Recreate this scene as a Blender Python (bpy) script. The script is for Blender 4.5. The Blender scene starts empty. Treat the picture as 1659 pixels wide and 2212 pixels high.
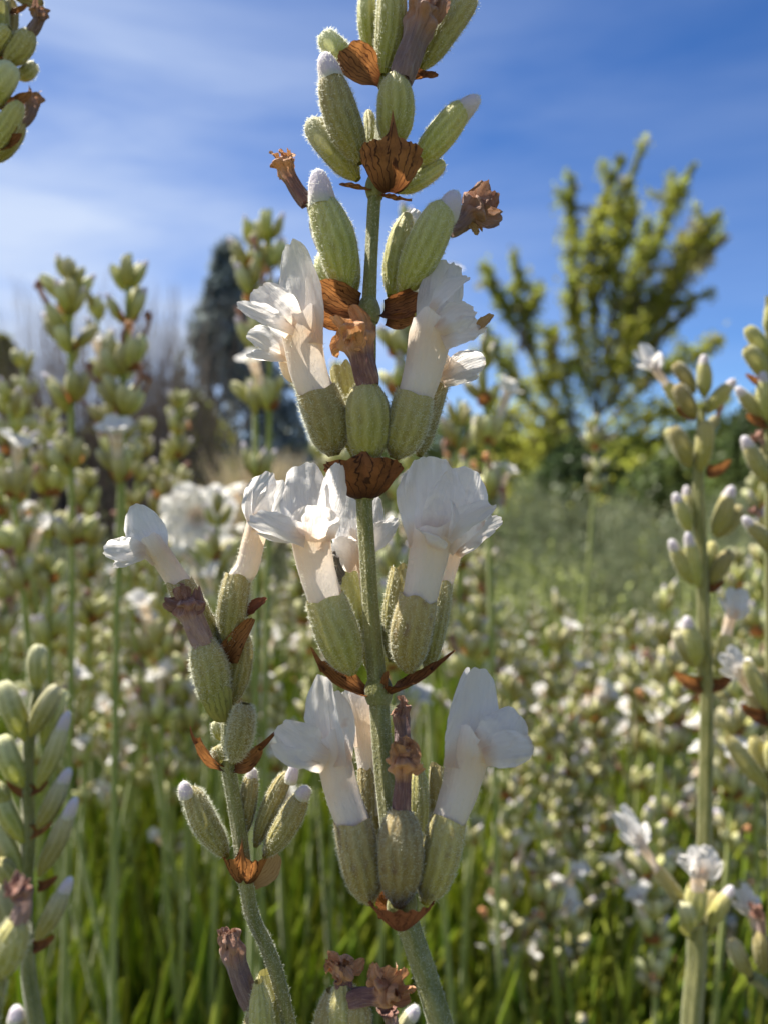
import bpy, math, random
import numpy as np
from mathutils import Vector, noise

random.seed(7)
rng = np.random.default_rng(7)
C = bpy.context.scene.collection
scene = bpy.context.scene
R = math.radians

# ---------------------------------------------------------------- camera
K = 1.173                      # overview pixels -> photograph pixels
F = 1950.0 / K                 # focal length in overview pixels
CX, CY = 829.5, 1106.0
CAM_H = 0.55
PITCH = R(-2.6)
cam_d = bpy.data.cameras.new('camera')
cam = bpy.data.objects.new('camera', cam_d); C.objects.link(cam)
cam.location = (0, 0, CAM_H)
cam.rotation_euler = (R(90) + PITCH, 0, 0)
cam_d.sensor_fit = 'VERTICAL'; cam_d.sensor_height = 34.6
cam_d.lens = 34.6 * F / (2 * CY)
cam_d.clip_start = 0.004; cam_d.clip_end = 3000
cam_d.dof.use_dof = True
cam_d.dof.focus_distance = 0.0495
cam_d.dof.aperture_fstop = cam_d.lens * 1e-3 / 0.00066
scene.camera = cam
FW = np.array([0, math.cos(PITCH), math.sin(PITCH)])
UP = np.array([0, -math.sin(PITCH), math.cos(PITCH)])
RT = np.array([1.0, 0, 0])
CAM = np.array([0, 0, CAM_H])

def P(x, y, z):
    """overview pixel and distance in mm -> point in the garden (metres)"""
    z = z * 0.001
    return CAM + RT * ((x - CX) / F * z) + UP * ((CY - y) / F * z) + FW * z

def proj(p):
    d = np.asarray(p, float) - CAM
    z = d @ FW
    return CX + (d @ RT) / z * F, CY - (d @ UP) / z * F, z

# ---------------------------------------------------------------- sky and sun
SUN = Vector((-0.44, 0.36, 0.82)).normalized()
sun_el = math.asin(SUN.z); sun_az = math.atan2(SUN.x, SUN.y)
w = bpy.data.worlds.new('World'); scene.world = w; w.use_nodes = True
nt = w.node_tree; nt.nodes.clear()
def N(t, typ, **kw):
    n = t.nodes.new(typ)
    for k, v in kw.items(): setattr(n, k, v)
    return n
sky = N(nt, 'ShaderNodeTexSky', sky_type='NISHITA', sun_disc=False)
sky.sun_elevation = sun_el; sky.sun_rotation = sun_az
sky.air_density = 0.8; sky.dust_density = 0.0; sky.ozone_density = 4.0; sky.altitude = 1500
bg = N(nt, 'ShaderNodeBackground'); out = N(nt, 'ShaderNodeOutputWorld')
bg.inputs['Strength'].default_value = 0.059
tc = N(nt, 'ShaderNodeTexCoord')
hsv = N(nt, 'ShaderNodeHueSaturation'); hsv.inputs['Saturation'].default_value = 1.27
hsv.inputs['Hue'].default_value = 0.508
nt.links.new(sky.outputs[0], hsv.inputs['Color'])
def mapping(t, src, sc=(1, 1, 1), rot=(0, 0, 0), loc=(0, 0, 0)):
    m = N(t, 'ShaderNodeMapping'); m.inputs['Scale'].default_value = sc
    m.inputs['Rotation'].default_value = rot; m.inputs['Location'].default_value = loc
    t.links.new(src, m.inputs[0]); return m.outputs[0]
def noise_n(t, vec, scale, detail=4, rough=.5, dist=0.0):
    n = N(t, 'ShaderNodeTexNoise'); n.inputs['Scale'].default_value = scale
    n.inputs['Detail'].default_value = detail; n.inputs['Roughness'].default_value = rough
    n.inputs['Distortion'].default_value = dist
    if vec is not None: t.links.new(vec, n.inputs['Vector'])
    return n.outputs['Fac']
def ramp(t, fac, stops, interp='LINEAR'):
    r = N(t, 'ShaderNodeValToRGB'); e = r.color_ramp.elements; r.color_ramp.interpolation = interp
    while len(e) < len(stops): e.new(0.5)
    for q, (p, c) in zip(e, stops):
        q.position = p; q.color = (c, c, c, 1) if isinstance(c, (int, float)) else (*c, 1)
    t.links.new(fac, r.inputs[0]); return r.outputs[0]
def math_n(t, op, a, b=None, clamp=False):
    m = N(t, 'ShaderNodeMath', operation=op); m.use_clamp = clamp
    for i, v in enumerate((a, b)):
        if v is None: continue
        if isinstance(v, (int, float)): m.inputs[i].default_value = v
        else: t.links.new(v, m.inputs[i])
    return m.outputs[0]
def mixc(t, fac, a, b, mode='MIX'):
    m = N(t, 'ShaderNodeMix', data_type='RGBA', blend_type=mode)
    for i, v in ((0, fac), (6, a), (7, b)):
        if isinstance(v, (int, float)): m.inputs[i].default_value = v
        elif isinstance(v, tuple): m.inputs[i].default_value = (*v, 1)
        else: t.links.new(v, m.inputs[i])
    return m.outputs[2]
# thin cirrus streaks: long, faint, drifting down to the right
c1 = noise_n(nt, mapping(nt, tc.outputs['Generated'], (1.0, 1.0, 5.0), (0, R(-14), 0), (0.3, 0.2, 0.1)), 1.9, 7, .52, .35)
c2 = noise_n(nt, mapping(nt, tc.outputs['Generated'], (1.0, .8, 1.6), (0, R(-10), 0), (1.3, 0, 0.4)), 1.3, 3, .5)
sepw = N(nt, 'ShaderNodeSeparateXYZ'); nt.links.new(tc.outputs['Generated'], sepw.inputs[0])
left = N(nt, 'ShaderNodeMapRange'); nt.links.new(sepw.outputs['X'], left.inputs[0])
left.inputs[1].default_value = .36; left.inputs[2].default_value = -.42
left.interpolation_type = 'SMOOTHSTEP'
hi = N(nt, 'ShaderNodeMapRange'); nt.links.new(sepw.outputs['Z'], hi.inputs[0])
hi.inputs[1].default_value = .62; hi.inputs[2].default_value = .30; hi.inputs[3].default_value = .35
cl = math_n(nt, 'MULTIPLY', ramp(nt, c1, [(.18, 0), (.80, 1)]), ramp(nt, c2, [(.25, .6), (.65, 1)]))
cl = math_n(nt, 'MULTIPLY', cl, math_n(nt, 'ADD', math_n(nt, 'MULTIPLY', left.outputs[0], 1.0), 0.20))
cl = math_n(nt, 'MULTIPLY', cl, hi.outputs[0])
cl = math_n(nt, 'MULTIPLY', cl, 1.7, True)
skyc = mixc(nt, cl, hsv.outputs[0], (4.3, 5.1, 6.7))
nt.links.new(skyc, bg.inputs['Color']); nt.links.new(bg.outputs[0], out.inputs[0])

sd = bpy.data.lights.new('sun', 'SUN'); sd.energy = 5.0; sd.angle = R(0.5); sd.color = (1, .945, .85)
so = bpy.data.objects.new('sun', sd); C.objects.link(so)
so.rotation_euler = SUN.to_track_quat('Z', 'Y').to_euler()
scene.view_settings.view_transform = 'Standard'; scene.view_settings.look = 'None'
scene.view_settings.exposure = 1.32; scene.view_settings.gamma = 1
scene.render.film_transparent = False
scene.cycles.use_denoising = True
scene.cycles.max_bounces = 8; scene.cycles.diffuse_bounces = 4; scene.cycles.transmission_bounces = 6
scene.cycles.transparent_max_bounces = 4
scene.cycles.sample_clamp_indirect = 8

# ---------------------------------------------------------------- materials
def newmat(name):
    m = bpy.data.materials.new(name); m.use_nodes = True
    t = m.node_tree; t.nodes.clear()
    return m, t
def finish(m, t, col, rough=.6, trans=0.0, tcol=None, bump=None, bstr=.3, bdist=.0002, sheen=0.0, spec=.4):
    o = N(t, 'ShaderNodeOutputMaterial'); p = N(t, 'ShaderNodeBsdfPrincipled')
    def setc(sock, v):
        if isinstance(v, tuple): sock.default_value = (*v, 1)
        else: t.links.new(v, sock)
    setc(p.inputs['Base Color'], col)
    if isinstance(rough, (int, float)): p.inputs['Roughness'].default_value = rough
    else: t.links.new(rough, p.inputs['Roughness'])
    p.inputs['Specular IOR Level'].default_value = spec
    p.inputs['Sheen Weight'].default_value = sheen; p.inputs['Sheen Roughness'].default_value = .45
    nrm = None
    if bump is not None:
        b = N(t, 'ShaderNodeBump'); b.inputs['Strength'].default_value = bstr; b.inputs['Distance'].default_value = bdist
        t.links.new(bump, b.inputs['Height']); nrm = b.outputs[0]
        t.links.new(nrm, p.inputs['Normal'])
    if trans > 0:
        tr = N(t, 'ShaderNodeBsdfTranslucent'); setc(tr.inputs['Color'], tcol if tcol is not None else col)
        if nrm: t.links.new(nrm, tr.inputs['Normal'])
        mx = N(t, 'ShaderNodeMixShader'); mx.inputs[0].default_value = trans
        t.links.new(p.outputs[0], mx.inputs[1]); t.links.new(tr.outputs[0], mx.inputs[2])
        t.links.new(mx.outputs[0], o.inputs[0])
    else: t.links.new(p.outputs[0], o.inputs[0])
    return m
def uvsep(t):
    u = N(t, 'ShaderNodeTexCoord'); s = N(t, 'ShaderNodeSeparateXYZ'); t.links.new(u.outputs['UV'], s.inputs[0])
    return u, s.outputs[0], s.outputs[1]
def objrand(t):
    return N(t, 'ShaderNodeObjectInfo').outputs['Random']

def calyx_mat(name, ridge, groove, base, tip, purple=.3, ribs=11):
    m, t = newmat(name); u, ux, uy = uvsep(t)
    ob = u.outputs['Object']
    wob = math_n(t, 'MULTIPLY', noise_n(t, ob, 500, 2), .06)
    rib = math_n(t, 'SINE', math_n(t, 'MULTIPLY', math_n(t, 'ADD', ux, wob), 2 * math.pi * ribs))
    rib = math_n(t, 'ADD', math_n(t, 'MULTIPLY', rib, .5), .5)
    col = mixc(t, rib, groove, ridge)
    vr = ramp(t, uy, [(0, 1), (.3, .35), (.6, 0)])
    col = mixc(t, vr, col, base)
    col = mixc(t, ramp(t, uy, [(.45, 0), (1, .9)]), col, tip)
    n1 = noise_n(t, ob, 700, 4, .6)
    pu = math_n(t, 'MULTIPLY', ramp(t, n1, [(.52, 0), (.72, 1)]), purple)
    pu = math_n(t, 'MULTIPLY', pu, math_n(t, 'SUBTRACT', 1.0, rib))
    col = mixc(t, pu, col, (.17, .10, .07))
    fz = noise_n(t, mapping(t, ob, (1, 1, .35)), 6500, 2, .7)
    col = mixc(t, math_n(t, 'MULTIPLY', ramp(t, fz, [(.45, 0), (.75, .6)]), ramp(t, noise_n(t, ob, 450, 2), [(.35, .25), (.65, 1)])), col, (.66, .63, .40))
    r = objrand(t)
    h = N(t, 'ShaderNodeHueSaturation'); t.links.new(col, h.inputs['Color'])
    t.links.new(math_n(t, 'ADD', math_n(t, 'MULTIPLY', r, .035), .478), h.inputs['Hue'])
    t.links.new(math_n(t, 'ADD', math_n(t, 'MULTIPLY', r, .45), .78), h.inputs['Value'])
    hgt = math_n(t, 'ADD', math_n(t, 'MULTIPLY', rib, .6), math_n(t, 'ADD', math_n(t, 'MULTIPLY', fz, .5), math_n(t, 'MULTIPLY', n1, .5)))
    return finish(m, t, h.outputs[0], .68, .16, None, hgt, .7, .00014, .12, .3)
M = {}
M['calyx'] = calyx_mat('sage_calyx', (.41, .38, .115), (.28, .255, .05), (.28, .26, .025), (.48, .41, .15))
M['calyx_dry'] = calyx_mat('olive_brown_calyx', (.38, .315, .10), (.265, .205, .05), (.27, .21, .03), (.43, .34, .13), .9)
M['calyx_far_lit'] = calyx_mat('pale_sunlit_calyx', (.43, .42, .13), (.28, .28, .045), (.36, .34, .02), (.66, .64, .38), .15, 8)  # pale felted tips, plus top highlights and sunlit tone put into the colour

def petal_mat(name, white=(.92, .88, .83), tr=.68, spots=.5):
    m, t = newmat(name); u, ux, uy = uvsep(t); ob = u.outputs['Object']
    c = mixc(t, ramp(t, uy, [(0, .9), (.12, .75), (.34, 0)]), white, (.82, .66, .50))
    sp = math_n(t, 'MULTIPLY', ramp(t, noise_n(t, ob, 420, 3, .6), [(.60, 0), (.70, 1)]), spots)
    c = mixc(t, sp, c, (.62, .32, .14))
    ed = math_n(t, 'MULTIPLY', ramp(t, noise_n(t, ob, 260, 3, .5), [(.52, 0), (.64, 1)]), ramp(t, uy, [(.92, 0), (1, .6)]))
    c = mixc(t, ed, c, (.55, .33, .13))
    vn = noise_n(t, mapping(t, u.outputs['UV'], (26, 2.2, 1)), 1, 3, .6, .4)
    fine = noise_n(t, ob, 4200, 3, .6)
    big = noise_n(t, ob, 900, 2, .5)
    c = mixc(t, math_n(t, 'MULTIPLY', ramp(t, vn, [(.35, 1), (.6, 0)]), .13), c, (.62, .60, .64))
    h = math_n(t, 'ADD', math_n(t, 'MULTIPLY', vn, .8), math_n(t, 'ADD', math_n(t, 'MULTIPLY', fine, .3), math_n(t, 'MULTIPLY', big, .45)))
    return finish(m, t, c, .55, tr, None, h, .5, .00022, .1, .15)
M['petal'] = petal_mat('white_petal')
M['petal_far'] = petal_mat('white_petal_far', (.88, .86, .82), .45, .1)

m, t = newmat('corolla_tube'); u, ux, uy = uvsep(t); ob = u.outputs['Object']
c = ramp(t, uy, [(0, (.82, .74, .58)), (.45, (.85, .76, .66)), (.8, (.82, .66, .48)), (1, (.86, .78, .70))])
c = mixc(t, math_n(t, 'MULTIPLY', ramp(t, noise_n(t, ob, 420, 3), [(.6, 0), (.74, 1)]), ramp(t, uy, [(.5, .1), (.85, .75)])), c, (.66, .34, .16))
vn = noise_n(t, mapping(t, u.outputs['UV'], (30, 1.4, 1)), 1, 2, .6, .2)
fz = noise_n(t, mapping(t, ob, (1, 1, .4)), 6000, 2, .7)
M['tube'] = finish(m, t, c, .6, .38, None, math_n(t, 'ADD', vn, math_n(t, 'MULTIPLY', fz, .6)), .5, .00015, .3, .3)

m, t = newmat('bud_tip'); u, ux, uy = uvsep(t); ob = u.outputs['Object']
c = ramp(t, uy, [(0, (.62, .60, .42)), (.3, (.66, .58, .60)), (.75, (.72, .64, .70)), (1, (.84, .82, .84))])
M['bud'] = finish(m, t, c, .7, .25, None, noise_n(t, ob, 5000, 3, .7), .5, .00012, .6, .25)

def bract_mat(name, a, b, vein, tr=.35):
    m, t = newmat(name); u, ux, uy = uvsep(t); ob = u.outputs['Object']
    wv = mapping(t, u.outputs['UV'], (1, 1, 1))
    dx = math_n(t, 'MULTIPLY', math_n(t, 'SUBTRACT', noise_n(t, wv, 4.5, 2), .5), .22)
    x = math_n(t, 'ADD', ux, dx)
    s = math_n(t, 'ABSOLUTE', math_n(t, 'SINE', math_n(t, 'MULTIPLY', x, math.pi * 9)))
    v1 = ramp(t, s, [(0, 1), (.16, .85), (.34, 0)])
    br = N(t, 'ShaderNodeTexVoronoi', feature='DISTANCE_TO_EDGE'); br.inputs['Scale'].default_value = 1
    t.links.new(mapping(t, u.outputs['UV'], (11, 3.2, 1)), br.inputs['Vector'])
    v2 = math_n(t, 'MULTIPLY', ramp(t, br.outputs['Distance'], [(0, .3), (.04, 0)]), ramp(t, uy, [(.3, 0), (.7, 1)]))
    v = math_n(t, 'MAXIMUM', v1, v2)
    c = mixc(t, noise_n(t, ob, 600, 3, .6), a, b)
    c = mixc(t, ramp(t, uy, [(0, .9), (.4, .1), (.6, 0)]), c, vein)
    c = mixc(t, ramp(t, noise_n(t, ob, 900, 4, .65), [(.45, 0), (.7, .55)]), c, vein)
    c = mixc(t, math_n(t, 'MULTIPLY', v, .9), c, vein)
    h = math_n(t, 'ADD', math_n(t, 'MULTIPLY', v, .8), noise_n(t, ob, 1800, 4, .6))
    return finish(m, t, c, .6, tr, None, h, .4, .0002, 0, .25)
M['bract'] = bract_mat('dry_brown_bract', (.28, .105, .03), (.50, .22, .07), (.045, .013, .006), .42)
M['bract_dark'] = bract_mat('dark_brown_bract', (.20, .07, .022), (.34, .13, .04), (.03, .009, .004), .35)
M['bract_red'] = bract_mat('russet_bract', (.24, .075, .035), (.32, .12, .06), (.10, .025, .013), .25)
M['bract_green'] = bract_mat('green_bract', (.36, .34, .07), (.46, .43, .14), (.26, .24, .06), .3)
M['bract_tan'] = bract_mat('tan_bract', (.50, .30, .12), (.58, .38, .17), (.38, .2, .07), .5)

def wither_mat(name, tube, head, light):
    m, t = newmat(name); u, ux, uy = uvsep(t); ob = u.outputs['Object']
    c = ramp(t, uy, [(0, tube), (.5, tube), (.72, head), (1, head)])
    vn = noise_n(t, mapping(t, u.outputs['UV'], (22, 2.5, 1)), 1, 3, .6, .3)
    c = mixc(t, ramp(t, vn, [(.5, 0), (.72, .5)]), c, light)
    c = mixc(t, ramp(t, vn, [(.3, .55), (.45, 0)]), c, tuple(q * .35 for q in tube))
    return finish(m, t, c, .75, .22, None, math_n(t, 'ADD', vn, noise_n(t, ob, 2500, 4, .6)), .8, .00025, .25, .2)
M['wither_orange'] = wither_mat('withered_orange', (.24, .12, .10), (.66, .32, .13), (.70, .46, .32))
M['wither_purple'] = wither_mat('withered_mauve', (.24, .16, .15), (.40, .21, .13), (.46, .36, .33))
M['wither_pink'] = wither_mat('withered_pink', (.42, .27, .23), (.32, .15, .10), (.58, .44, .38))
M['wither_grey'] = wither_mat('withered_grey', (.16, .13, .11), (.19, .15, .12), (.42, .38, .34))

def stem_mat(name, a, b, sc=900):
    m, t = newmat(name); u, ux, uy = uvsep(t); ob = u.outputs['Object']
    n1 = noise_n(t, mapping(t, ob, (1, 1, .25)), sc, 4, .6)
    fz = noise_n(t, ob, 7000, 2, .7)
    c = mixc(t, ramp(t, n1, [(.35, 0), (.65, 1)]), a, b)
    c = mixc(t, ramp(t, fz, [(.5, 0), (.72, .32)]), c, (.6, .62, .42))
    return finish(m, t, c, .7, .08, None, math_n(t, 'ADD', n1, fz), .5, .00015, .4, .3)
M['stem'] = stem_mat('sage_stem', (.15, .155, .025), (.30, .28, .09))
M['stem_low'] = stem_mat('olive_stem', (.24, .25, .10), (.34, .33, .17))
M['stem_far'] = stem_mat('green_stem', (.20, .25, .03), (.34, .37, .08), 400)
m, t = newmat('white_hairs'); M['fuzz'] = finish(m, t, (.80, .80, .66), .5, .6)

def leaf_mat(name, a, b, sc=60, tr=.4, rough=.5, tipc=None):
    m, t = newmat(name); u, ux, uy = uvsep(t)
    g = N(t, 'ShaderNodeNewGeometry')
    c = mixc(t, ramp(t, noise_n(t, u.outputs['Object'], sc, 3, .6), [(.3, 0), (.7, 1)]), a, b)
    if tipc: c = mixc(t, ramp(t, uy, [(.55, 0), (1, .9)]), c, tipc)
    h = N(t, 'ShaderNodeHueSaturation'); t.links.new(c, h.inputs['Color'])
    r = g.outputs['Random Per Island']
    t.links.new(math_n(t, 'ADD', math_n(t, 'MULTIPLY', r, .7), .65), h.inputs['Value'])
    t.links.new(math_n(t, 'ADD', math_n(t, 'MULTIPLY', r, .04), .48), h.inputs['Hue'])
    return finish(m, t, h.outputs[0], rough, tr, None, None, spec=.3)
M['leaf'] = leaf_mat('lavender_leaf', (.09, .16, .015), (.22, .29, .035), 80, .5, .5, (.46, .48, .07))
M['leaf_shade'] = leaf_mat('lavender_leaf_shaded', (.05, .09, .015), (.10, .15, .02), 40, .4)  # darker leaf copy: the shade inside the bush is in its colour
M['grey_bush'] = leaf_mat('grey_green_stalks', (.10, .125, .05), (.30, .32, .18), 5, .3)
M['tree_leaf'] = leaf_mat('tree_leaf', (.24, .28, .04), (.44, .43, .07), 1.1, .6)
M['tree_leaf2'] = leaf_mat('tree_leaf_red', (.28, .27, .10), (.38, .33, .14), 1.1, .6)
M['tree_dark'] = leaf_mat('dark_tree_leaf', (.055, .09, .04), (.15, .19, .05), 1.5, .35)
M['conifer'] = leaf_mat('hazy_conifer_needles', (.15, .20, .21), (.25, .29, .29), .5, .35)  # distance haze mixed into the needle colour as a lighter blue grey
M['shrub'] = leaf_mat('green_shrub_leaf', (.15, .18, .03), (.32, .31, .05), 2, .5)
M['twigs'] = leaf_mat('maroon_twigs', (.13, .105, .085), (.22, .175, .14), 2, .2)
M['tan_grass'] = leaf_mat('tan_grass', (.42, .34, .20), (.52, .42, .27), 2, .35)
m, t = newmat('bark'); u = N(t, 'ShaderNodeTexCoord')
nb = noise_n(t, mapping(t, u.outputs['Object'], (1, 1, .2)), 30, 5, .6)
M['bark'] = finish(m, t, mixc(t, nb, (.10, .08, .065), (.24, .20, .17)), .9, 0, None, nb, .8, .02)
m, t = newmat('mulched_soil'); u = N(t, 'ShaderNodeTexCoord')
nb = noise_n(t, u.outputs['Object'], 14, 6, .7); n2 = noise_n(t, u.outputs['Object'], .35, 3, .5)
cc = mixc(t, nb, (.06, .045, .035), (.22, .17, .13)); cc = mixc(t, ramp(t, n2, [(.42, 0), (.6, 1)]), cc, (.11, .13, .04))
M['soil'] = finish(m, t, cc, .95, 0, None, nb, .8, .03)

# ---------------------------------------------------------------- geometry helpers
ORG = {}
def tag(o, label=None, cat=None, group=None, kind=None):
    if label: o['label'] = label
    if cat: o['category'] = cat
    if group: o['group'] = group
    if kind: o['kind'] = kind
    return o
def empty(name, loc, label=None, cat=None, group=None):
    o = bpy.data.objects.new(name, None); C.objects.link(o)
    o.location = Vector([float(v) for v in loc]); o.empty_display_size = .01
    ORG[o] = np.array(loc, float)
    return tag(o, label, cat, group)

class MB:
    def __init__(s): s.v = []; s.f = []; s.uv = []; s.m = []; s.n = 0
    def grid(s, P_, wrap=False, mi=0, uv=None):
        n, m = P_.shape[:2]
        i, j = np.meshgrid(np.arange(n - 1), np.arange(m if wrap else m - 1), indexing='ij')
        j2 = (j + 1) % m
        q = np.stack([i * m + j, i * m + j2, (i + 1) * m + j2, (i + 1) * m + j], -1).reshape(-1, 4) + s.n
        d = m if wrap else m - 1
        u0, u1 = j / d, (j + 1) / d; v0, v1 = i / (n - 1), (i + 1) / (n - 1)
        s.uv.append(np.stack([np.stack([u0, v0], -1), np.stack([u1, v0], -1), np.stack([u1, v1], -1), np.stack([u0, v1], -1)], -2).reshape(-1, 2))
        s.v.append(P_.reshape(-1, 3)); s.f.append(q); s.m.append(np.full(len(q), mi)); s.n += n * m
        return s
    def quads(s, V, mi=0):      # V: (k,4,3)
        k = len(V); s.v.append(V.reshape(-1, 3)); s.f.append(np.arange(4 * k).reshape(k, 4) + s.n)
        s.uv.append(np.tile(np.array([[0, 0], [1, 0], [1, 1], [0, 1.]]), (k, 1))); s.m.append(np.full(k, mi)); s.n += 4 * k
        return s
    def raw(s, V, Q, UV, mi=0):
        s.v.append(V); s.f.append(Q + s.n); s.uv.append(UV); s.m.append(np.full(len(Q), mi)); s.n += len(V)
    def arrays(s): return np.concatenate(s.v), np.concatenate(s.f), np.concatenate(s.uv), np.concatenate(s.m)
    def mesh(s, name, mats, org=(0, 0, 0)):
        V, Q, UV, MI = s.arrays()
        V = V - np.array(org)
        me = bpy.data.meshes.new(name)
        me.vertices.add(len(V)); me.vertices.foreach_set('co', V.astype(np.float32).ravel())
        me.loops.add(Q.size); me.loops.foreach_set('vertex_index', Q.astype(np.int32).ravel())
        me.polygons.add(len(Q)); me.polygons.foreach_set('loop_start', (np.arange(len(Q)) * 4).astype(np.int32))
        me.polygons.foreach_set('material_index', MI.astype(np.int32))
        me.polygons.foreach_set('use_smooth', np.ones(len(Q), bool))
        l = me.uv_layers.new(name='UVMap'); l.data.foreach_set('uv', UV.astype(np.float32).ravel())
        for x in mats: me.materials.append(x)
        me.update(calc_edges=True); me.validate()
        return me
    def build(s, name, mats, parent=None, org=None, label=None):
        if not isinstance(mats, (list, tuple)): mats = [mats]
        if org is None: org = s.v[0][0]
        org = np.array(org, float)
        o = bpy.data.objects.new(name, s.mesh(name, mats, org)); C.objects.link(o)
        ORG[o] = org
        po = ORG[parent] if parent is not None else np.zeros(3)
        o.location = Vector((org - po).tolist())
        if parent is not None: o.parent = parent
        if label: o['label'] = label
        return o

def nrm(v):
    v = np.asarray(v, float); return v / (np.linalg.norm(v, axis=-1, keepdims=True) + 1e-15)
def spline(pts, n):
    pts = np.asarray(pts, float)
    if len(pts) == 2: return pts[0] + (pts[1] - pts[0]) * np.linspace(0, 1, n)[:, None]
    Q = np.vstack([2 * pts[0] - pts[1], pts, 2 * pts[-1] - pts[-2]])
    s = np.linspace(0, len(pts) - 1 - 1e-9, n); k = s.astype(int); f = (s - k)[:, None]
    a, b, c, d = Q[k], Q[k + 1], Q[k + 2], Q[k + 3]
    return .5 * ((2 * b) + (c - a) * f + (2 * a - 5 * b + 4 * c - d) * f ** 2 + (3 * b - a - 3 * c + d) * f ** 3)
def frames(path):
    T = nrm(np.gradient(path, axis=0)); n = np.cross(T[0], [0.13, -.9, .31]); n = nrm(n)
    Ns = []
    for t_ in T:
        n = nrm(n - t_ * (n @ t_)); Ns.append(n)
    Ns = np.array(Ns); return T, Ns, np.cross(T, Ns)
def sweep(path, rad, seg, cross=None):
    T, A, B = frames(path); th = np.arange(seg) / seg * 2 * np.pi
    n = len(path); rad = np.asarray(rad)
    rr = rad[:, None] * np.ones(seg)[None]
    if cross is not None: rr = rr * cross(th[None, :], np.linspace(0, 1, n)[:, None])
    return path[:, None] + rr[..., None] * (np.cos(th)[None, :, None] * A[:, None] + np.sin(th)[None, :, None] * B[:, None])
_ph = np.random.default_rng(3).uniform(0, 6.28, 64)
def vnoise(a, b, seed=0, sc=1.0):
    """cheap smooth 2-D noise for arrays"""
    r = np.random.default_rng(seed); o = 0
    for k in range(5):
        w_ = r.normal(0, 1.6 * sc * (1 + k * .6), 2); o = o + np.sin(a * w_[0] + b * w_[1] + r.uniform(0, 6.28)) / (1 + k * .5)
    return o / 2.2

PROF = {
 'open':  [(0, .24), (.05, .36), (.13, .64), (.27, .88), (.45, .98), (.65, 1), (.84, .97), (.95, .93), (1, .90)],
 'bud':   [(0, .22), (.05, .34), (.14, .66), (.3, .92), (.5, 1), (.7, .97), (.84, .86), (.93, .72), (.98, .52), (1, .3)],
 'dry':   [(0, .30), (.05, .40), (.15, .70), (.32, .94), (.52, 1), (.7, .97), (.83, .83), (.92, .62), (.97, .45), (1, .36)],
}
def calyx_grid(base, tip, r, kind='bud', seed=0, nt_=26, seg=52, bow=.06, ribs=13, amp=.018):
    base = np.asarray(base, float); tip = np.asarray(tip, float)
    L = np.linalg.norm(tip - base); rr = np.random.default_rng(seed)
    side = nrm(np.cross(tip - base, rr.normal(0, 1, 3)))
    path = spline([base, (base + tip) / 2 + side * L * bow * rr.uniform(.3, 1), tip], nt_)
    tt = np.linspace(0, 1, nt_); x, y = zip(*PROF[kind]); pr = np.interp(tt, x, y)
    pr = np.convolve(np.pad(pr, 1, mode='edge'), [.2, .6, .2], 'valid')
    p1, p2 = rr.uniform(0, 6.28, 2)
    def cr(th, t_):
        ridge = np.abs(np.sin(th * ribs / 2 + p1 + .25 * np.sin(3 * t_ + p2)))
        return 1 + amp * (1 - 2 * (1 - ridge) ** 2) * np.sin(np.clip(t_ * 1.15, 0, 1) * np.pi) ** .5 + .04 * np.sin(2 * th + p2) + .03 * np.sin(th + 4 * t_)
    G = sweep(path, pr * r, seg, cr)
    if kind == 'open':          # little teeth round the mouth, one larger lobe
        th = np.arange(seg) / seg * 2 * np.pi; ax = nrm(tip - base)
        k = .03 * np.abs(np.sin(th * 2.5 + p2)) + .055 * np.exp(-((np.mod(th - p1, 6.283) - 3.14) / .45) ** 2)
        wgt = np.clip((tt - .8) / .2, 0, 1)[:, None]
        G = G + (wgt * k[None])[..., None] * ax * L
    return G, path
def hairs(G, path, n, lo, hi, wd, seed=0, tilt=.6, t0=.04, t1=.98):
    rr = np.random.default_rng(seed); nn, seg = G.shape[:2]
    i = (rr.uniform(t0, t1, n) * (nn - 1)).astype(int); j = rr.integers(0, seg, n)
    f, g = rr.uniform(0, 1, (n, 1)), rr.uniform(0, 1, (n, 1)); i2 = np.minimum(i + 1, nn - 1); j2 = (j + 1) % seg
    p = (G[i, j] * (1 - f) + G[i, j2] * f) * (1 - g) + (G[i2, j] * (1 - f) + G[i2, j2] * f) * g
    ax = nrm(path[-1] - path[0]); out_ = nrm(p - path[i])
    d = nrm(out_ + ax * tilt * rr.uniform(-.3, 1, (n, 1)) + rr.normal(0, .35, (n, 3)))
    L = rr.uniform(lo, hi, (n, 1)); s_ = nrm(np.cross(d, rr.normal(0, 1, (n, 3)))) * wd
    bend = rr.normal(0, .25, (n, 3)) * L
    mid = p + d * L * .5 + bend * .3; end = p + d * L + bend
    return np.stack([p - s_, p + s_, end + s_ * .15, mid - s_ * .7], 1)

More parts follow.
